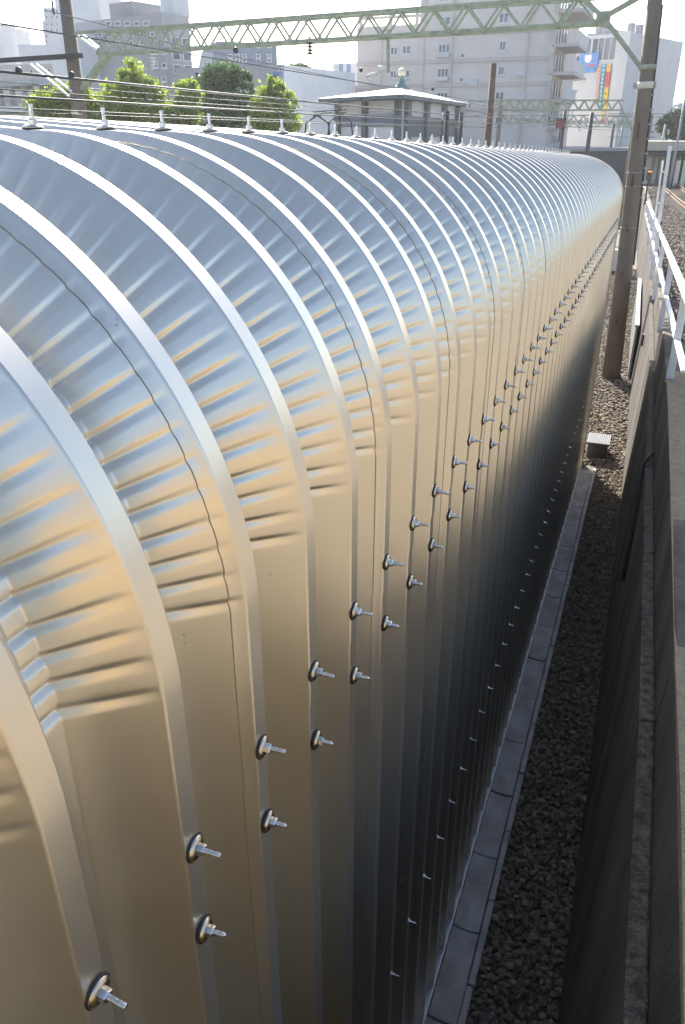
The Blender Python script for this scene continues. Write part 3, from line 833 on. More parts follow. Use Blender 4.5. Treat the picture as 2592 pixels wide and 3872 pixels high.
# ------------------------------------------------------------------ buildings
def wm(name, c, var=.06): return mat(name, c, .85, 0, var, .35, .15, 6)
def ucol(p):
    d = p - CAM; fw = math.sin(YAW) * d.x + math.cos(YAW) * d.y; rt = math.cos(YAW) * d.x - math.sin(YAW) * d.y
    return W / 2 + F * rt / (fw * math.cos(PIT) - (0 - 0) * math.sin(PIT)) * math.cos(PIT) * 1.0 / math.cos(PIT)
class Bld:
    """building with a front face through A-B (seen from here A left, B right); pixels land on that face"""
    def __init__(self, name, label, u0, d0, u1, d1, depth, m, cat='building'):
        self.A, self.B = gp(u0, d0), gp(u1, d1); self.m = m
        self.ax = (self.B - self.A).normalized(); self.n = Vector((self.ax.y, -self.ax.x, 0))   # towards the viewer
        self.depth = depth; self.o = self.A.copy(); self.L = (self.B - self.A).length
        self.t = thing(name, label, cat, self.A)
    def sz(self, u, v):
        q = on_plane(u, v, self.A, self.B); return (q - self.A).dot(self.ax), q.z
    def z(self, u, v): return self.sz(u, v)[1]
    def slab(self, s0, s1, z0, z1, f0, f1, name, m):
        """box: along the face s0..s1, heights z0..z1, from f0 (behind, negative) to f1 (in front)"""
        a = self.ax; n = self.n; Z = Vector((0, 0, 1))
        c = lambda s_, f_, z_: a * s_ + n * f_ + Z * z_
        return MB().hexa([c(s0, f1, z0), c(s1, f1, z0), c(s1, f0, z0), c(s0, f0, z0), c(s0, f1, z1), c(s1, f1, z1), c(s1, f0, z1), c(s0, f0, z1)]).build(name, m, self.t)
    def body(self, zt, z0=0, s0=0, s1=None, name='wall', m=None, f0=None, f1=0):
        return self.slab(s0, self.L if s1 is None else s1, z0, zt, -self.depth if f0 is None else f0, f1, name, m or self.m)
    def window(self, u0, v0, u1, v1, panes=2, m=None, sill=True, f=0.0):
        s0, z1 = self.sz(u0, v0); s1, z0 = self.sz(u1, v1)
        a, n = self.ax, self.n; Z = Vector((0, 0, 1)); c = lambda s_, f_, z_: a * s_ + n * (f_ + f) + Z * z_
        fw = min(.10, (s1 - s0) * .12); mb = MB()
        def bxx(sa, sb, za, zb, fa, fb): mb.hexa([c(sa, fb, za), c(sb, fb, za), c(sb, fa, za), c(sa, fa, za), c(sa, fb, zb), c(sb, fb, zb), c(sb, fa, zb), c(sa, fa, zb)])
        bxx(s0, s1, z0, z0 + fw, .002, .09); bxx(s0, s1, z1 - fw, z1, .002, .09)
        for i_ in range(panes + 1):
            sc = s0 + (s1 - s0 - fw) * i_ / panes; bxx(sc, sc + fw, z0 + fw, z1 - fw, .002, .085)
        w = mb.build('window', M_FRAME, self.t)
        for i_ in range(panes):
            sa = s0 + fw + (s1 - s0 - fw) * i_ / panes; sb = s0 + (s1 - s0 - fw) * (i_ + 1) / panes
            MB().hexa([c(sa, .022, z0 + fw), c(sb, .022, z0 + fw), c(sb, .004, z0 + fw), c(sa, .004, z0 + fw), c(sa, .022, z1 - fw), c(sb, .022, z1 - fw), c(sb, .004, z1 - fw), c(sa, .004, z1 - fw)]).build('pane', m or M_GLASS, w)
        if sill:
            m2 = MB(); mb = m2; bxx(s0 - .08, s1 + .08, z0 - .12, z0 - .002, .002, .16); m2.build('sill', M_FRAME, w)
        return w
M_BEIGE = wm('pink_beige_render', (.62, .57, .54)); M_BEIGE2 = wm('beige_band', (.50, .455, .445))
M_GREYB = wm('grey_tile', (.34, .345, .37)); M_LIGHTB = wm('pale_panel', (.56, .58, .60)); M_WHITEB = wm('white_render', (.74, .74, .75))
M_BLUEG = wm('blue_grey_cladding', (.16, .21, .29)); M_BROWNB = wm('brown_tile', (.36, .28, .21)); M_BLUEP = mat('blue_panel', (.10, .22, .42), .5)
M_ROOFD = mat('roof_dark', (.10, .11, .12), .7)
z7p = lambda a, b: (1340 + a * .5102, b * .5102)

# big beige apartment block
b = Bld('apartment_block', 'large pinkish beige apartment block with banded storeys and stepped side balconies', 1349, 96, 2066, 88, 16, M_BEIGE)
zt_l = b.z(1400, 100); zt_r = b.z(1900, -60); ss = b.sz(1588, 100)[0]
b.body(zt_l, s1=ss - .01, name='lower_wing'); b.body(zt_r, s0=ss, name='wall')
for v_ in (38, 62): b.slab(0, ss, b.z(1400, v_) - .25, b.z(1400, v_), -.6, -.2, 'roof_beam', M_BEIGE)
for s_ in (0.1, ss * .5, ss - .6): b.slab(s_, s_ + .35, zt_l + .002, b.z(1400, 38) - .26, -.58, -.22, 'roof_post', M_BEIGE)
for (va, vb) in ((465, 425), (645, 605), (825, 790), (262, 225)):
    ua, va_ = z7p(20, va); s_, za = b.sz(*z7p(700, (va + vb) / 2)); b.slab(-.02, b.L + .02, za - .28, za + .10, .003, .14, 'storey_band', M_BEIGE2)
wl_ = [(270, 348, 325, 410, 2), (358, 335, 420, 402, 2), (626, 325, 710, 395, 3), (792, 398, 815, 428, 1), (1080, 305, 1122, 375, 2),
       (266, 522, 320, 580, 2), (356, 518, 414, 578, 2), (618, 505, 700, 575, 3), (784, 578, 805, 606, 1), (1072, 492, 1110, 556, 2),
       (352, 692, 412, 750, 2), (614, 682, 695, 742, 3), (777, 756, 797, 782, 1), (1047, 678, 1110, 740, 2),
       (1078, 95, 1145, 172, 2), (633, 124, 715, 190, 2), (270, 860, 330, 920, 2), (620, 870, 700, 930, 3), (1047, 860, 1105, 920, 2),
       (1078, -90, 1145, -15, 2), (633, -60, 715, 10, 2)]
for (x0, y0, x1, y1, pn) in wl_:
    b.window(*z7p(x0, y0), *z7p(x1, y1), pn)
for u_ in (1442, 1600, 1705, 1985):
    s_ = b.sz(u_, 300)[0]; b.slab(s_, s_ + .12, 0, (zt_l if u_ < 1588 else zt_r) - .6, .142, .24, 'rain_pipe', M_BEIGE2)
for (u_, v_) in ((1500, 262), (1500, 350), (1780, 300), (1960, 262), (1960, 350), (1640, 390)):
    s_, z_ = b.sz(u_, v_); b.slab(s_, s_ + .8, z_ - .6, z_, .002, .35, 'air_conditioner', M_LIGHTB)
M_CURT = mat('curtain', (.55, .40, .25), .8)
for (x0, y0, x1, y1) in ((622, 398, 708, 424), (614, 578, 700, 600)):
    s0, z1 = b.sz(*z7p(x0, y0)); s1, z0 = b.sz(*z7p(x1, y1)); b.slab(s0, s1, z0, z1, .01, .45, 'balcony', M_LIGHTB)
# stepped balconies on the right-hand side of the block
for i_, (v0_, u1_) in enumerate(((-30, 2132), (100, 2128), (207, 2124), (310, 2108), (410, 2096))):
    z_ = b.z(2066, v0_ + 20); e = (u1_ - 2066) * .035
    b.slab(b.L + .002, b.L + e + .1, z_ - 1.35, z_ - 1.05, -7.5, .3, 'balcony_slab', M_BEIGE2)
    b.slab(b.L + e - .02, b.L + e + .10, z_ - 1.04, z_ - .05, -7.5, .3, 'balcony_rail', M_LIGHTB)
    for q in range(4): b.slab(b.L + .004, b.L + .1, z_ - .9, z_ + .6, -6.6 + q * 1.9, -5.7 + q * 1.9, 'balcony_door', M_GLASS)
    b.slab(b.L - .35, b.L + .06, z_ - 1.2, z_ + .6, .004, .5, 'duct', M_BEIGE2)

# building with billboards on the right
z6p = lambda a, b_: (2050 + a * .2551, b_ * .2551)
b = Bld('billboard_building', 'pale office building with blue billboard and long vertical banners', 2112, 118, 2338, 112, 16, M_LIGHTB)
b.body(b.z(2200, 138)); 
for (x0, y0, x1, y1, pn) in ((425, 585, 722, 790, 4), (400, 830, 560, 990, 3), (760, 565, 1085, 890, 4), (410, 1060, 545, 1215, 2), (465, 1325, 525, 1385, 2), (310, 825, 360, 862, 1)):
    b.window(*z6p(x0, y0), *z6p(x1, y1), pn, sill=False)
def board(nm, x0, y0, x1, y1, m, f0=.1, f1=.35):
    s0, z1 = b.sz(*z6p(x0, y0)); s1, z0 = b.sz(*z6p(x1, y1)); return b.slab(s0, s1, z0, z1, f0, f1, nm, m)
M_SIGNB = mat('sign_blue', (.10, .27, .62), .5); M_TEAL = mat('banner_teal', (.02, .30, .36), .6); M_RED = mat('banner_red', (.62, .07, .06), .6)
M_YEL = mat('banner_yellow', (.75, .55, .05), .6); M_SIGNW = mat('sign_white', (.8, .8, .8), .5); M_PINK = mat('banner_pink', (.6, .42, .44), .6)
board('billboard', 580, 800, 838, 1002, M_SIGNB)
# white rounded mark on the billboard, red line of lettering below it
s0, z0 = b.sz(*z6p(705, 868)); cc = b.ax * s0 + b.n * .356 + Vector((0, 0, z0)); R_ = .55 * (b.sz(*z6p(750, 868))[0] - b.sz(*z6p(655, 868))[0])
pts = [(R_ * q0, R_ * q1) for q0, q1 in ((-.9, .95), (-.55, .75), (.1, .75), (.75, .95), (.98, .3), (.9, -.4), (.55, -.95), (-.45, -.95), (-.9, -.45), (-.98, .2))]
MB().prism(pts, cc, b.ax, (0, 0, 1), b.n * .02).build('sign_mark', M_SIGNW, b.t)
for i_ in range(6): board('lettering', 690 + i_ * 22, 962 - i_ * 2, 706 + i_ * 22, 984 - i_ * 2, M_RED, .356, .372)
board('sign_strip', 560, 1025, 800, 1068, M_SIGNB, .1, .3)
for i_ in range(7): board('lettering', 480 + i_ * 26, 1150, 498 + i_ * 26, 1190, M_GREYB, .05, .09)
def banner(nm, xt0, xt1, xb0, xb1, y0, y1, segs, mark):
    """slightly slanting vertical banner, made of coloured lengths with rows of marks"""
    for (ta, tb, m_) in segs:
        la, ra = xt0 + (xb0 - xt0) * ta, xt1 + (xb1 - xt1) * ta; ya, yb = y0 + (y1 - y0) * ta, y0 + (y1 - y0) * tb
        lb_, rb_ = xt0 + (xb0 - xt0) * tb, xt1 + (xb1 - xt1) * tb
        q = [b.sz(*z6p(x_, y_)) for x_, y_ in ((lb_, yb), (rb_, yb), (ra, ya), (la, ya))]
        MB().prism([(a_, z_) for a_, z_ in q], b.n * .4, b.ax, (0, 0, 1), b.n * .05).build(nm, m_, b.t)
    for i_ in range(11):
        t = (i_ + .5) / 11; l_ = xt0 + (xb0 - xt0) * t; r_ = xt1 + (xb1 - xt1) * t; y_ = y0 + (y1 - y0) * t
        w_ = (r_ - l_)
        for k_ in range(2):
            s0, z1 = b.sz(*z6p(l_ + w_ * .25, y_ - 18 + k_ * 20)); s1, z0_ = b.sz(*z6p(l_ + w_ * (.75 - .15 * k_), y_ - 8 + k_ * 20))
            b.slab(s0, s1, z0_, z1, .452, .47, 'lettering', mark)
banner('banner', 920, 972, 856, 898, 955, 1640, ((0, 1, M_TEAL),), M_SIGNW)
banner('banner', 988, 1048, 898, 955, 960, 1830, ((0, .12, M_YEL), (.12, .38, M_RED), (.38, .93, M_YEL), (.93, 1, M_RED)), M_RED)
banner('banner', 858, 900, 800, 840, 980, 1560, ((0, 1, M_PINK),), M_RED)
b.slab(b.L * .80, b.L + .02, 0, b.z(2300, 125), .002, .5, 'pier', M_LIGHTB)
for i_ in range(7): b.slab(1.5 + i_ * 1.1, 2.1 + i_ * 1.1, b.z(2200, 138) + .002, b.z(2200, 138) + .5 + (i_ * 7 % 4) * .25, -3, -2, 'roof_unit', M_GREYB)

# left group
z8p = lambda a, b_: (a * .5102, b_ * .5102)
b = Bld('office_block', 'mid grey office block with small square windows behind the left trees', 300, 86, 650, 78, 5.5, M_GREYB)
lo_, hi_ = .5, 30.
for _ in range(40):
    b.depth = (lo_ + hi_) / 2
    if ucol(Vector((*(b.B - b.n * b.depth).xy, ZC))) > 748: hi_ = b.depth
    else: lo_ = b.depth
print('office depth', b.depth)
zt = b.z(650, 42); b.body(zt)
s0 = b.sz(385, 60)[0]; s1 = b.sz(472, 60)[0]; b.slab(s0, s1, zt + .002, b.z(430, 2), -4.5, -1, 'stair_core', wm('core_grey', (.30, .30, .33)))
s0 = b.sz(545, 60)[0]; s1 = b.sz(592, 60)[0]; b.slab(s0, s1, zt + .002, zt + 1.4, -4, -2, 'roof_hut', M_LIGHTB)
s0 = b.sz(352, 60)[0]; b.slab(0, s0, 0, b.z(330, 130), .003, 2.0, 'lower_wing', M_WHITEB)
for i_ in range(5): b.window(400 + i_ * 36, 80, 424 + i_ * 36, 98, 1, sill=False)
for r_, v_ in enumerate((122, 154)):
    for u_ in (372, 408, 440, 490, 530, 570): b.window(u_, v_ + (u_ % 3), u_ + 17, v_ + 17, 1, sill=False)
for v_ in (130, 184, 238, 290):
    z_ = b.z(650, v_)
    for q_ in (.25, .65):
        w = b.slab(b.L + .002, b.L + .08, z_ - .75, z_, -b.depth * q_ - 1.0, -b.depth * q_, 'window', M_FRAME); b.slab(b.L + .081, b.L + .09, z_ - .68, z_ - .07, -b.depth * q_ - .9, -b.depth * q_ - .1, 'pane', M_GLASS).parent = w
    for u_ in (585, 615): b.window(u_, v_, u_ + 17, v_ + 18, 1)
b = Bld('tower_block', 'pale stepped high-rise block rising behind the left concrete pole', 122, 150, 385, 150, 20, wm('pale_blue_render', (.52, .56, .62)))
b.body(b.z(200, 168)); s = lambda u_: b.sz(u_, 100)[0]
b.slab(s(158), s(385), b.z(200, 168) + .01, b.z(200, 76), -20, -.5, 'middle_storeys', b.m); b.slab(s(165), s(380), b.z(200, 76) + .01, b.z(200, 26), -20, -1, 'upper_storeys', b.m)
b.slab(s(210), s(378), b.z(200, 26) + .01, b.z(200, -60), -20, -1.5, 'top_storeys', b.m)
for v_ in (36, 58, 86, 108, 130, 150, 178, 196):
    for u_ in (170, 190, 210, 232): b.window(u_, v_, u_ + 9, v_ + 12, 1, sill=False, f=-.3)
b = Bld('far_tower', 'slim pale far-off tower with a thin roof aerial', 44, 240, 106, 240, 14, wm('far_pale', (.50, .53, .58)))
b.body(b.z(70, 98)); s0 = b.sz(22, 200)[0]; b.slab(s0, -.02, 0, b.z(30, 165), -14, 0, 'low_wing', b.m)
b.slab(b.L * .05, b.L * .12, b.z(70, 98) + .01, b.z(70, 80), -6, -5.5, 'aerial', M_DARKSTEEL); b.slab(-4, 4, b.z(70, 98) + .3, b.z(70, 98) + .8, -6, -5.4, 'aerial', M_DARKSTEEL)
b = Bld('glass_office', 'dark blue clad office block with a slanted end', 815, 92, 1058, 94, 12, M_BLUEG)
zt, zb = b.z(950, 160), b.z(950, 252)
MB().prism([(0, zb), (b.L, zb), (b.L, zt), (b.L * .10, zt)], -b.n * 12, b.ax, (0, 0, 1), b.n * 12).build('upper_storeys', M_BLUEG, b.t)
b.body(zb - .01)
for v_ in (168, 205, 222):
    for u_ in (862, 890, 915, 968, 1010): b.window(u_, v_, u_ + 18, v_ + 14, 1, sill=False)
b = Bld('white_block', 'low white block with one blue balcony beside the grey slab', 935, 74, 1076, 72, 12, M_WHITEB)
b.body(b.z(1000, 247)); b.slab(b.sz(1020, 280)[0], b.L, b.z(1040, 297), b.z(1040, 275), .01, .5, 'balcony', M_BLUEP)
for u_, v_ in ((978, 265), (980, 308), (1055, 325), (1045, 266)): b.window(u_, v_, u_ + 16, v_ + 16, 1)
b = Bld('grey_slab_block', 'plain grey slab block with planted roof left of the sky gap', 1078, 72, 1182, 78, 10, M_GREYB); b.body(b.z(1120, 255))
for v_ in (300, 340, 380):
    for u_ in (1096, 1120, 1150): b.window(u_, v_, u_ + 12, v_ + 14, 1, sill=False)
rg_ = b
b = Bld('balcony_flats', 'small pale block of flats with blue striped balconies left of the beige block', 1262, 130, 1352, 130, 10, M_WHITEB); b.body(b.z(1300, 238))
for u_ in (1284, 1312): b.slab(b.sz(u_, 260)[0], b.sz(u_ + 14, 260)[0], b.z(1300, 300), b.z(1300, 242), .01, .12, 'stripe', M_BLUEP)
for v_ in (250, 268, 286): b.slab(-.4, b.sz(1282, 260)[0], b.z(1300, v_ + 6), b.z(1300, v_), .01, .8, 'balcony', M_LIGHTB)
b = Bld('brown_houses', 'low brown tiled building under the wires left of the pavilion', 1178, 88, 1350, 88, 10, M_BROWNB); b.body(b.z(1250, 325), s0=b.L * .38); b.slab(0, b.L * .38 - .01, 0, b.z(1210, 336), -8, .2, 'wall', wm('ochre_render', (.42, .36, .27)))
for u_ in (1192, 1206, 1270, 1300, 1325): b.window(u_, 352, u_ + 9, 368, 1)
for u_ in (1192, 1206, 1270, 1300, 1325): b.window(u_, 392, u_ + 9, 408, 1)
b = Bld('platform_canopy', 'grey station canopy and walkway of posts and panels at the left edge', -120, 60, 150, 56, 8, M_GREYSTEEL, 'canopy')
b.slab(-1, b.L, b.z(60, 325), b.z(60, 300), -8, 0, 'roof', wm('canopy_grey', (.42, .44, .47))); b.slab(-1, b.L * .86, b.z(60, 425), b.z(60, 400), -8, .1, 'deck', M_LIGHTB)
b.slab(-1, b.L, 0, b.z(60, 426), -7.5, -.2, 'base_wall', M_GREYB)
for i_ in range(7): b.slab(b.L * i_ / 6.1, b.L * i_ / 6.1 + .22, b.z(60, 399), b.z(60, 326), -.5, -.2, 'post', M_GREYSTEEL)
for i_ in range(22): b.slab(b.L * i_ / 25, b.L * i_ / 25 + .1, b.z(60, 399), b.z(60, 378), .02, .06, 'baluster', M_GREYSTEEL)
b.slab(-1, b.L * .88, b.z(60, 377), b.z(60, 374), .0, .08, 'rail', M_GREYSTEEL)
b = Bld('left_terrace', 'long low beige building with flat roof behind the left canopy', -150, 100, 300, 96, 10, wm('pinkish_render', (.46, .42, .41))); b.body(b.z(100, 243)); 
for i_ in range(8): b.window(10 + i_ * 34, 262, 26 + i_ * 34, 280, 1, sill=False)
# unseen station building added behind the viewpoint for its warm reflection in the metal
sb = thing('added_station_building', 'ochre rendered station building standing behind the viewpoint', 'building', Vector((6, -5.5, 0)))
M_OCH = wm('ochre_station', (.30, .195, .055)); M_OCH2 = wm('ochre_plinth', (.55, .40, .16))
MB().box(-6.35, 9, -6, 0, -.02, 6.3).build('wall', M_OCH, sb); MB().box(-6.5, 9.2, -6.2, .4, 6.302, 6.45).build('roof', M_ROOFD, sb)
for i_ in range(4):
    w = MB().box(-3.0 + i_ * 3, -1.6 + i_ * 3, .004, .08, 4.6, 5.8).build('window', M_FRAME, sb)
    MB().box(-2.9 + i_ * 3, -1.7 + i_ * 3, .081, .09, 4.7, 5.7).build('pane', M_GLASS, w)
# unseen yellow hoarding against the retaining wall, just behind the viewpoint (added so that gold reflects in the metal)
hd_ = thing('gold_reflector', 'yellow ochre site hoarding along the retaining wall behind the viewpoint', 'hoarding', P(.8, -8, -19.3))
M_REFLECT = mat('reflector_yellow', (.62, .42, .10), .7, 0, .10, 3); ho_ = hd_.location.copy()
for i_ in range(10):
    ya, yb = -27 + i_ * 3.03, -27 + i_ * 3.03 + 3.0
    MB().hexa([q - ho_ for q in (P(.62, ya, -19.2), P(.70, ya, -19.2), P(.70, yb, -19.2), P(.62, yb, -19.2), P(.62, ya, -6.2), P(.70, ya, -6.2), P(.70, yb, -6.2), P(.62, yb, -6.2))]).build('panel', M_REFLECT, hd_)
for i_ in range(11):
    y_ = -27 + i_ * 3.03; MB().box(.72 * U - ho_.x, .90 * U - ho_.x, (y_ - .1) * U - ho_.y, (y_ + .1) * U - ho_.y, 0 - ho_.z, ZC - 6.4 * U - ho_.z).build('post', M_GREYSTEEL, hd_)
# distant right: ribbed concrete viaduct wall, pale tower
vd = thing('concrete_viaduct', 'beige concrete viaduct with dark girder and ribbed wall below it on the right', 'viaduct', Vector((4, 62, 0)))
vo = vd.location.copy()
def vp(u, v, Y=62.): return on_y(u, v, Y) - vo
M_VIA = wm('viaduct_beige', (.50, .45, .37)); M_VIA2 = wm('viaduct_grey', (.38, .36, .33))
def vbox(u0, v0, u1, v1, d0, d1, nm, m):
    a_, c_ = vp(u0, v0), vp(u1, v1); return MB().box(a_.x, c_.x, d0, d1, c_.z, a_.z).build(nm, m, vd)
vbox(2445, 534, 2900, 572, 0, 5, 'parapet', M_VIA); vbox(2440, 574, 2900, 590, -.6, 5, 'girder', M_DARKSTEEL)
vbox(2430, 592, 2900, 705, 1.5, 5, 'back_wall', M_VIA2)
for i_ in range(14): vbox(2450 + i_ * 22, 592, 2459 + i_ * 22, 700, .9, 1.49, 'rib', M_VIA2)
for u_ in (2560, 2578, 2630): vbox(u_, 606, u_ + 7, 715, -.3, .3, 'post', M_BAND)
a_ = vp(2430, 706); MB().box(a_.x - .5, a_.x + 40, -1.2, 5, -6, a_.z).build('plinth', M_VIA2, vd)
b = Bld('pale_far_tower', 'pale blue far-off tower above the dark pine', 2548, 260, 2640, 260, 20, wm('far_blue', (.50, .56, .64))); b.body(b.z(2580, 388))
# dark station shed under the far gantries
b = Bld('dark_shed', 'long dark shed roof below the far gantries beside the shelter end', 2090, 80, 2440, 84, 10, wm('shed_dark', (.07, .08, .10))); b.body(b.z(2300, 572)); b.slab(-.5, b.L + .5, b.z(2300, 571), b.z(2300, 560), -11, .6, 'roof', M_GREYB)
b = Bld('blue_roof_hall', 'low hall with pale blue curved roof among the gantries', 1760, 92, 2130, 92, 12, M_WHITEB); b.body(b.z(1900, 535))
pr = [(0, b.z(1900, 535) + .01)] + [(b.L * i_ / 10, b.z(1900, 535) + .1 + 1.6 * math.sin(PI * i_ / 10)) for i_ in range(11)] + [(b.L, b.z(1900, 535) + .01)]
MB().prism(pr, -b.n * 12, b.ax, (0, 0, 1), b.n * 12.5).build('roof', wm('pale_blue_roof', (.42, .50, .58)), b.t)

# ------------------------------------------------------------------ pavilion with pyramid roof and finial
ec, el, er = (1527, 371), (1206, 386), (1781, 404)
zt = ZC + ray(*ec).z / ray(*ec).y * 0
def eave(q, d):
    r = ray(*q); h = Vector((math.sin(YAW), math.cos(YAW), 0)); return CAM + r * (d / (r.x * h.x + r.y * h.y))
Ec = eave(ec, 52.); ze = Ec.z
def eave_z(q):
    r = ray(*q); return CAM + r * ((ze - ZC) / r.z)
El, Er = eave_z(el), eave_z(er)
Ef = El + Er - Ec
pv = thing('roof_pavilion', 'small white pavilion with dark eaves, low pyramid roof and ball finial', 'pavilion', Vector((Ec.x, Ec.y, 0)))
po = pv.location.copy(); q4 = [p - po for p in (Ec, Er, Ef, El)]
cen = (q4[0] + q4[1] + q4[2] + q4[3]) / 4
M_PVR = mat('pavilion_roof', (.78, .80, .80), .4); M_PVD = mat('pavilion_dark', (.08, .11, .13), .6)
rz = 1.0
apex = on_y(1493, 352, (Ec + Ef).y / 2) - po
top = cen + Vector((0, 0, rz))
inner = [cen.lerp(p, .12) + Vector((0, 0, rz)) for p in q4]
up = Vector((0, 0, .22))
mb = MB()
for i_ in range(4):
    j_ = (i_ + 1) % 4; mb.quad(q4[i_] + up, q4[j_] + up, inner[j_], inner[i_])
mb.quad(*inner); mb.build('roof', M_PVR, pv)
mb = MB()
for i_ in range(4):
    j_ = (i_ + 1) % 4; a_, b_ = q4[i_], q4[j_]; mb.quad(a_, b_, b_ + up, a_ + up)
mb.quad(*reversed(q4)); mb.build('fascia', M_PVD, pv)
w4 = [cen.lerp(p, .80) for p in q4]
mb = MB()
for i_ in range(4):
    j_ = (i_ + 1) % 4; a_, b_ = w4[i_].copy(), w4[j_].copy(); ta, tb = a_.copy(), b_.copy(); a_.z = b_.z = 0; ta.z -= .01; tb.z -= .01; mb.quad(a_, b_, tb, ta)
mb.build('wall', M_WHITEB, pv)
def on_wall(i_, t0, t1, z0, z1, nm, m, f0=.02, f1=.22):
    a_, b_ = w4[i_], w4[(i_ + 1) % 4]; d = (b_ - a_); L_ = d.length; d = d / L_; nn = Vector((d.y, -d.x, 0))
    if nn.dot(a_ - cen) < 0: nn = -nn
    c = lambda s_, f_, z_: Vector((a_.x, a_.y, 0)) + d * (s_ * L_) + nn * f_ + Vector((0, 0, z_))
    MB().hexa([c(t0, f0, z0), c(t1, f0, z0), c(t1, f1, z0), c(t0, f1, z0), c(t0, f0, z1), c(t1, f0, z1), c(t1, f1, z1), c(t0, f1, z1)]).build(nm, m, pv)
zw = ze - .05
for t in (.02, .33, .66, .95): on_wall(0, t, t + .05, 0, zw, 'column', M_PVD, .02, .3)
for t in (.02, .45, .93): on_wall(3, t, t + .06, 0, zw, 'column', M_PVD, .02, .3)
on_wall(0, .10, .93, ze - 2.1, ze - .9, 'dark_panel', M_PVD, .02, .12); on_wall(3, .10, .9, ze - 1.5, ze - .8, 'dark_panel', M_BLUEG, .02, .12)
on_wall(3, .18, .42, ze - 5.5, ze - 2.6, 'doorway', M_PVD, .02, .10)
fb = cen + Vector((0, 0, rz))
hh = (on_plane(1493, 300, Ec, Er).z - ze)
k_ = max(1.6, hh - rz)
fs = .62
MB().lathe([(a_ * fs, b_ * fs) for a_, b_ in ((1.05, 0), (1.05, .18), (.72, .25), (.66, .48), (.42, .6), (.40, .85), (.24, .95), (.22, 1.25), (.30, 1.3))], 12, (0, 0, 1), fb).build('finial_base', mat('copper_green', (.10, .20, .20), .6), pv, True)
MB().lathe([((.02 + .45 * math.sin(PI * i_ / 8)) * fs, (1.70 - .45 * math.cos(PI * i_ / 8)) * fs) for i_ in range(9)], 14, (0, 0, 1), fb).build('finial_ball', mat('ball_gold', (.62, .60, .42), .4, .3), pv, True)

# ------------------------------------------------------------------ trees
L_YG = leaf_material('leaf_yellow_green', (.05, .09, .015), (1.5, 1.6, .7), (.16, .175, .03))
L_DK = leaf_material('leaf_dark_green', (.025, .06, .022), (.8, .9, .5), (.06, .10, .03))
L_PINE = leaf_material('leaf_pine', (.02, .035, .02), (.3, .4, .2), (.04, .055, .03))
def tree(name, label, base, blobs, leaf, n, size, trunk_r, group=None, seed=1):
    rnd = random.Random(seed); t = thing(name, label, 'tree', base, group)
    zc = min(b_[2] for b_ in blobs); V = []; Fc = []; tot = sum(b_[3] * b_[4] * b_[5] for b_ in blobs)
    # limbs
    mb = MB(); mb.tube([(0, 0, -.1), (.05, .03, zc * .5), (0, 0, zc)], [trunk_r, trunk_r * .8, trunk_r * .55], 9)
    clumps = []
    for (x, y, z, rx, ry, rz) in blobs:
        mb.tube([(0, 0, zc * .7), (x * .5, y * .5, (zc * .7 + z) / 2 + .1), (x, y, z)], [trunk_r * .45, trunk_r * .3, trunk_r * .1], 6)
        nc = max(9, int(36 * (rx * ry * rz / tot) ** .7 * len(blobs) ** .6))
        for _ in range(nc):
            while True:
                q = Vector((rnd.uniform(-1, 1), rnd.uniform(-1, 1), rnd.uniform(-1, 1)))
                if .35 < q.length < 1: break
            c = Vector((x + q.x * rx, y + q.y * ry, z + q.z * rz)); clumps.append((c, rnd.uniform(.16, .32) * (rx + rz) * .5 * 1.1))
            if rnd.random() < .35: mb.tube([(x, y, z), c], [trunk_r * .10, trunk_r * .04], 4)
    mb.build('trunk', M_BARK, t, True)
    for _ in range(n):
        c, cr = rnd.choice(clumps)
        d = Vector((rnd.gauss(0, .5), rnd.gauss(0, .5), rnd.gauss(0, .42))) * cr * 1.35; p = c + d
        s = size * rnd.uniform(.6, 1.25)
        nrm = Vector((rnd.gauss(0, 1), rnd.gauss(0, 1), rnd.gauss(.5, .8))).normalized(); a = nrm.orthogonal().normalized(); b_ = nrm.cross(a)
        an = rnd.uniform(0, 6.28); a2 = a * math.cos(an) + b_ * math.sin(an); b2 = nrm.cross(a2)
        k = len(V); V += [tuple(p - a2 * s * .5), tuple(p + b2 * s * .28 + nrm * s * .06), tuple(p + a2 * s * .5), tuple(p - b2 * s * .28 + nrm * s * .06)]
        Fc.append((k, k + 1, k + 2, k + 3))
    me = bpy.data.meshes.new('crown'); me.from_pydata(V, [], Fc); me.materials.append(leaf); me.update()
    link('crown', me, t)
    return t
def px_tree(name, label, d, uc, spans, leaf, n, size, seed, group=None):
    """spans: (u centre, v centre, half width px, half height px) of crown masses at distance d"""
    base = gp(uc, d); h = Vector((math.sin(YAW), math.cos(YAW), 0)); blobs = []
    for (u, v, ru, rv) in spans:
        r = ray(u, v); p = CAM + r * (d / (r.x * h.x + r.y * h.y)); s = d / F * 1.05
        blobs.append((p.x - base.x, p.y - base.y, p.z, ru * s, ru * s, rv * s))
    return tree(name, label, base, blobs, leaf, n, size, .02 * d / 4, group, seed)
px_tree('street_tree', 'low yellow green tree hemmed in behind the left concrete pole', 40, 240, [(190, 420, 55, 55), (250, 400, 60, 60), (330, 425, 55, 50), (290, 340, 30, 40)], L_YG, 13000, .19, 1)
px_tree('street_tree', 'tallest pointed yellow green tree in front of the grey office block', 42, 500, [(505, 310, 45, 60), (470, 370, 70, 55), (545, 375, 65, 55), (500, 430, 110, 60), (400, 440, 50, 40)], L_YG, 20000, .19, 2)
px_tree('street_tree', 'small yellow green tree squeezed against the dark evergreen', 41, 710, [(710, 370, 40, 50), (690, 425, 50, 50), (650, 445, 40, 35)], L_YG, 9000, .19, 3)
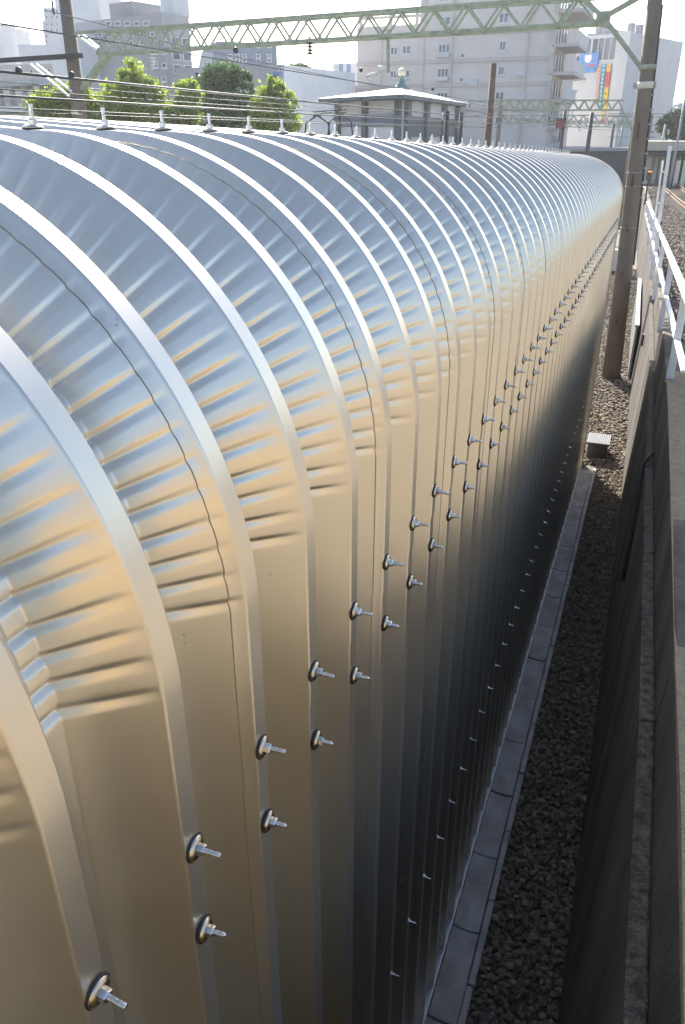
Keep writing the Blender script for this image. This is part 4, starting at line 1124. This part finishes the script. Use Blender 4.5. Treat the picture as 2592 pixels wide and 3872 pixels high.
px_tree('evergreen_tree', 'dark evergreen tree with bare forked limbs showing below its dome', 45, 850, [(850, 290, 60, 38), (800, 325, 45, 40), (910, 325, 40, 45), (830, 400, 70, 35), (900, 430, 70, 45), (800, 440, 40, 40)], L_DK, 18000, .17, 4)
px_tree('street_tree', 'slender yellow green tree with pointed top left of the white block', 44, 1040, [(1035, 345, 32, 40), (1010, 395, 55, 45), (1065, 405, 50, 45), (1045, 455, 80, 40)], L_YG, 13000, .19, 5)
px_tree('roof_shrub', 'strip of green shrubs growing on the roof of the grey slab block', 77, 1140, [(1110, 254, 16, 8), (1135, 251, 16, 9), (1160, 256, 14, 8)], L_DK, 1200, .22, 6)
px_tree('pine_tree', 'broad dark pine leaning over the concrete viaduct', 78, 2590, [(2560, 455, 55, 25), (2530, 475, 45, 28), (2600, 450, 60, 35), (2580, 500, 60, 20)], L_PINE, 9000, .26, 7)

# ------------------------------------------------------------------ small things by the line on the right
sg = thing('dwarf_signal', 'low shunting signal with small glowing amber lamp beside the track', 'signal', Vector((0, 0, 0)))
sp_ = on_y(2458, 652, 46.); sg.location = (sp_.x, 46, ZUP); so = sg.location.copy()
hz = sp_.z - ZUP
MB().box(-.13, .13, -.08, .08, hz - .38, hz + .16).build('case', M_DARKSTEEL, sg); MB().box(-.04, .04, -.04, .04, 0, hz - .382).build('stem', M_DARKSTEEL, sg)
ml = bpy.data.materials.new('amber_lamp'); ml.use_nodes = True; pb = ml.node_tree.nodes['Principled BSDF']; pb.inputs['Base Color'].default_value = (.8, .25, .03, 1)
pb.inputs['Emission Color'].default_value = (1, .3, .04, 1); pb.inputs['Emission Strength'].default_value = 0.8
for dx_, dz_ in ((-.05, .05), (.06, .04)): MB().lathe([(.04, 0), (.04, .02), (.02, .03)], 10, (0, -1, 0), Vector((dx_, -.081, hz + dz_))).build('lamp', ml, sg)
# grey cable duct board and pale panels standing along the retaining wall
cd_ = thing('cable_duct', 'grey upright duct board leaning along the lit retaining wall', 'duct', Vector((0, 0, 0)))
a_ = Vector((wall_x(70) * U - .10, 70 * U, 0)); b_ = Vector((wall_x(95) * U - .10, 95 * U, 0)); cd_.location = a_
MB().hexa([Vector(q) for q in ((0, 0, 0), (.05, 0, 0), (b_.x - a_.x + .05, b_.y - a_.y, 0), (b_.x - a_.x, b_.y - a_.y, 0), (0, 0, 1.35), (.05, 0, 1.35), (b_.x - a_.x + .05, b_.y - a_.y, 1.35), (b_.x - a_.x, b_.y - a_.y, 1.35))]).build('board', M_GREYSTEEL, cd_)
MB().hexa([Vector(q) for q in ((-.03, 0, 1.352), (.08, 0, 1.352), (b_.x - a_.x + .08, b_.y - a_.y, 1.352), (b_.x - a_.x - .03, b_.y - a_.y, 1.352), (-.03, 0, 1.40), (.08, 0, 1.40), (b_.x - a_.x + .08, b_.y - a_.y, 1.40), (b_.x - a_.x - .03, b_.y - a_.y, 1.40))]).build('cap', M_GREYSTEEL, cd_)

# black hose drooping over the ledge of the retaining wall
def wpt(y, z, out): return P(wall_x(y) + BAT * (z + 19.3) - out, y, z)
hp = [wpt(29.5, zl(29.5) + .2, -.5), wpt(28.8, zl(28.8) + .35, -.15), wpt(28.0, zl(28) + .2, .12), wpt(27.0, zl(27) - .7, .10), wpt(26.2, zl(26) - 1.7, .08), wpt(25.6, zl(25) - 2.6, .09), wpt(25.2, zl(25) - 3.4, .08)]
o = MB().tube([q - hp[0] for q in hp], .022, 8).build('hose', M_SEAL, None, True); o.location = hp[0]
tag(o, 'black hose drooping over the ledge of the retaining wall', 'hose')
# white cabinet half hidden by the near concrete pole, low troughs beyond it
cb = on_z(2316, 1035, 0.0); wc = thing('lineside_cabinet', 'bright white lineside cabinet half hidden behind the near concrete pole', 'cabinet', Vector((cb.x, cb.y, 0)))
MB().box(-.22, .45, -.02, .35, .12, 1.0).build('case', M_WHITE, wc, bevel=.01); MB().box(-.25, .48, -.05, .38, 1.002, 1.05).build('roof', M_WHITE, wc); MB().box(-.18, .40, .02, .3, -.02, .118).build('plinth', M_DARKSTEEL, wc)
for i_, (u_, v_, h_) in enumerate(((2455, 905, .35), (2455, 855, .45), (2462, 790, .5))):
    c = on_z(u_, v_, 0.0); lb_ = ('short white trough box on the ballast beyond the near pole', 'white trough box with dark side standing behind the short one', 'farthest white trough box beside the retaining wall')[i_]
    t = thing('cable_trough', lb_, 'box', Vector((c.x, c.y, 0)), 'white trough boxes')
    MB().box(-.55, .35, 0, .5, -.02, h_).build('body', M_DARKSTEEL, t); MB().box(-.6, .4, -.04, .54, h_ + .002, h_ + .07).build('lid', M_WHITE, t)

# ------------------------------------------------------------------ sunlit haze over the town
hz_m = bpy.data.materials.new('haze'); hz_m.use_nodes = True
N_ = hz_m.node_tree.nodes; N_.remove(N_['Principled BSDF'])
vol = N_.new('ShaderNodeVolumePrincipled'); vol.inputs['Color'].default_value = (.93, .95, 1, 1); vol.inputs['Density'].default_value = .0005
vol.inputs['Anisotropy'].default_value = .45
hz_m.node_tree.links.new(vol.outputs[0], N_['Material Output'].inputs['Volume'])
hzb = MB().box(-420, 420, -60, 420, -1.0, 75).build('haze', hz_m); kind(hzb, 'stuff')
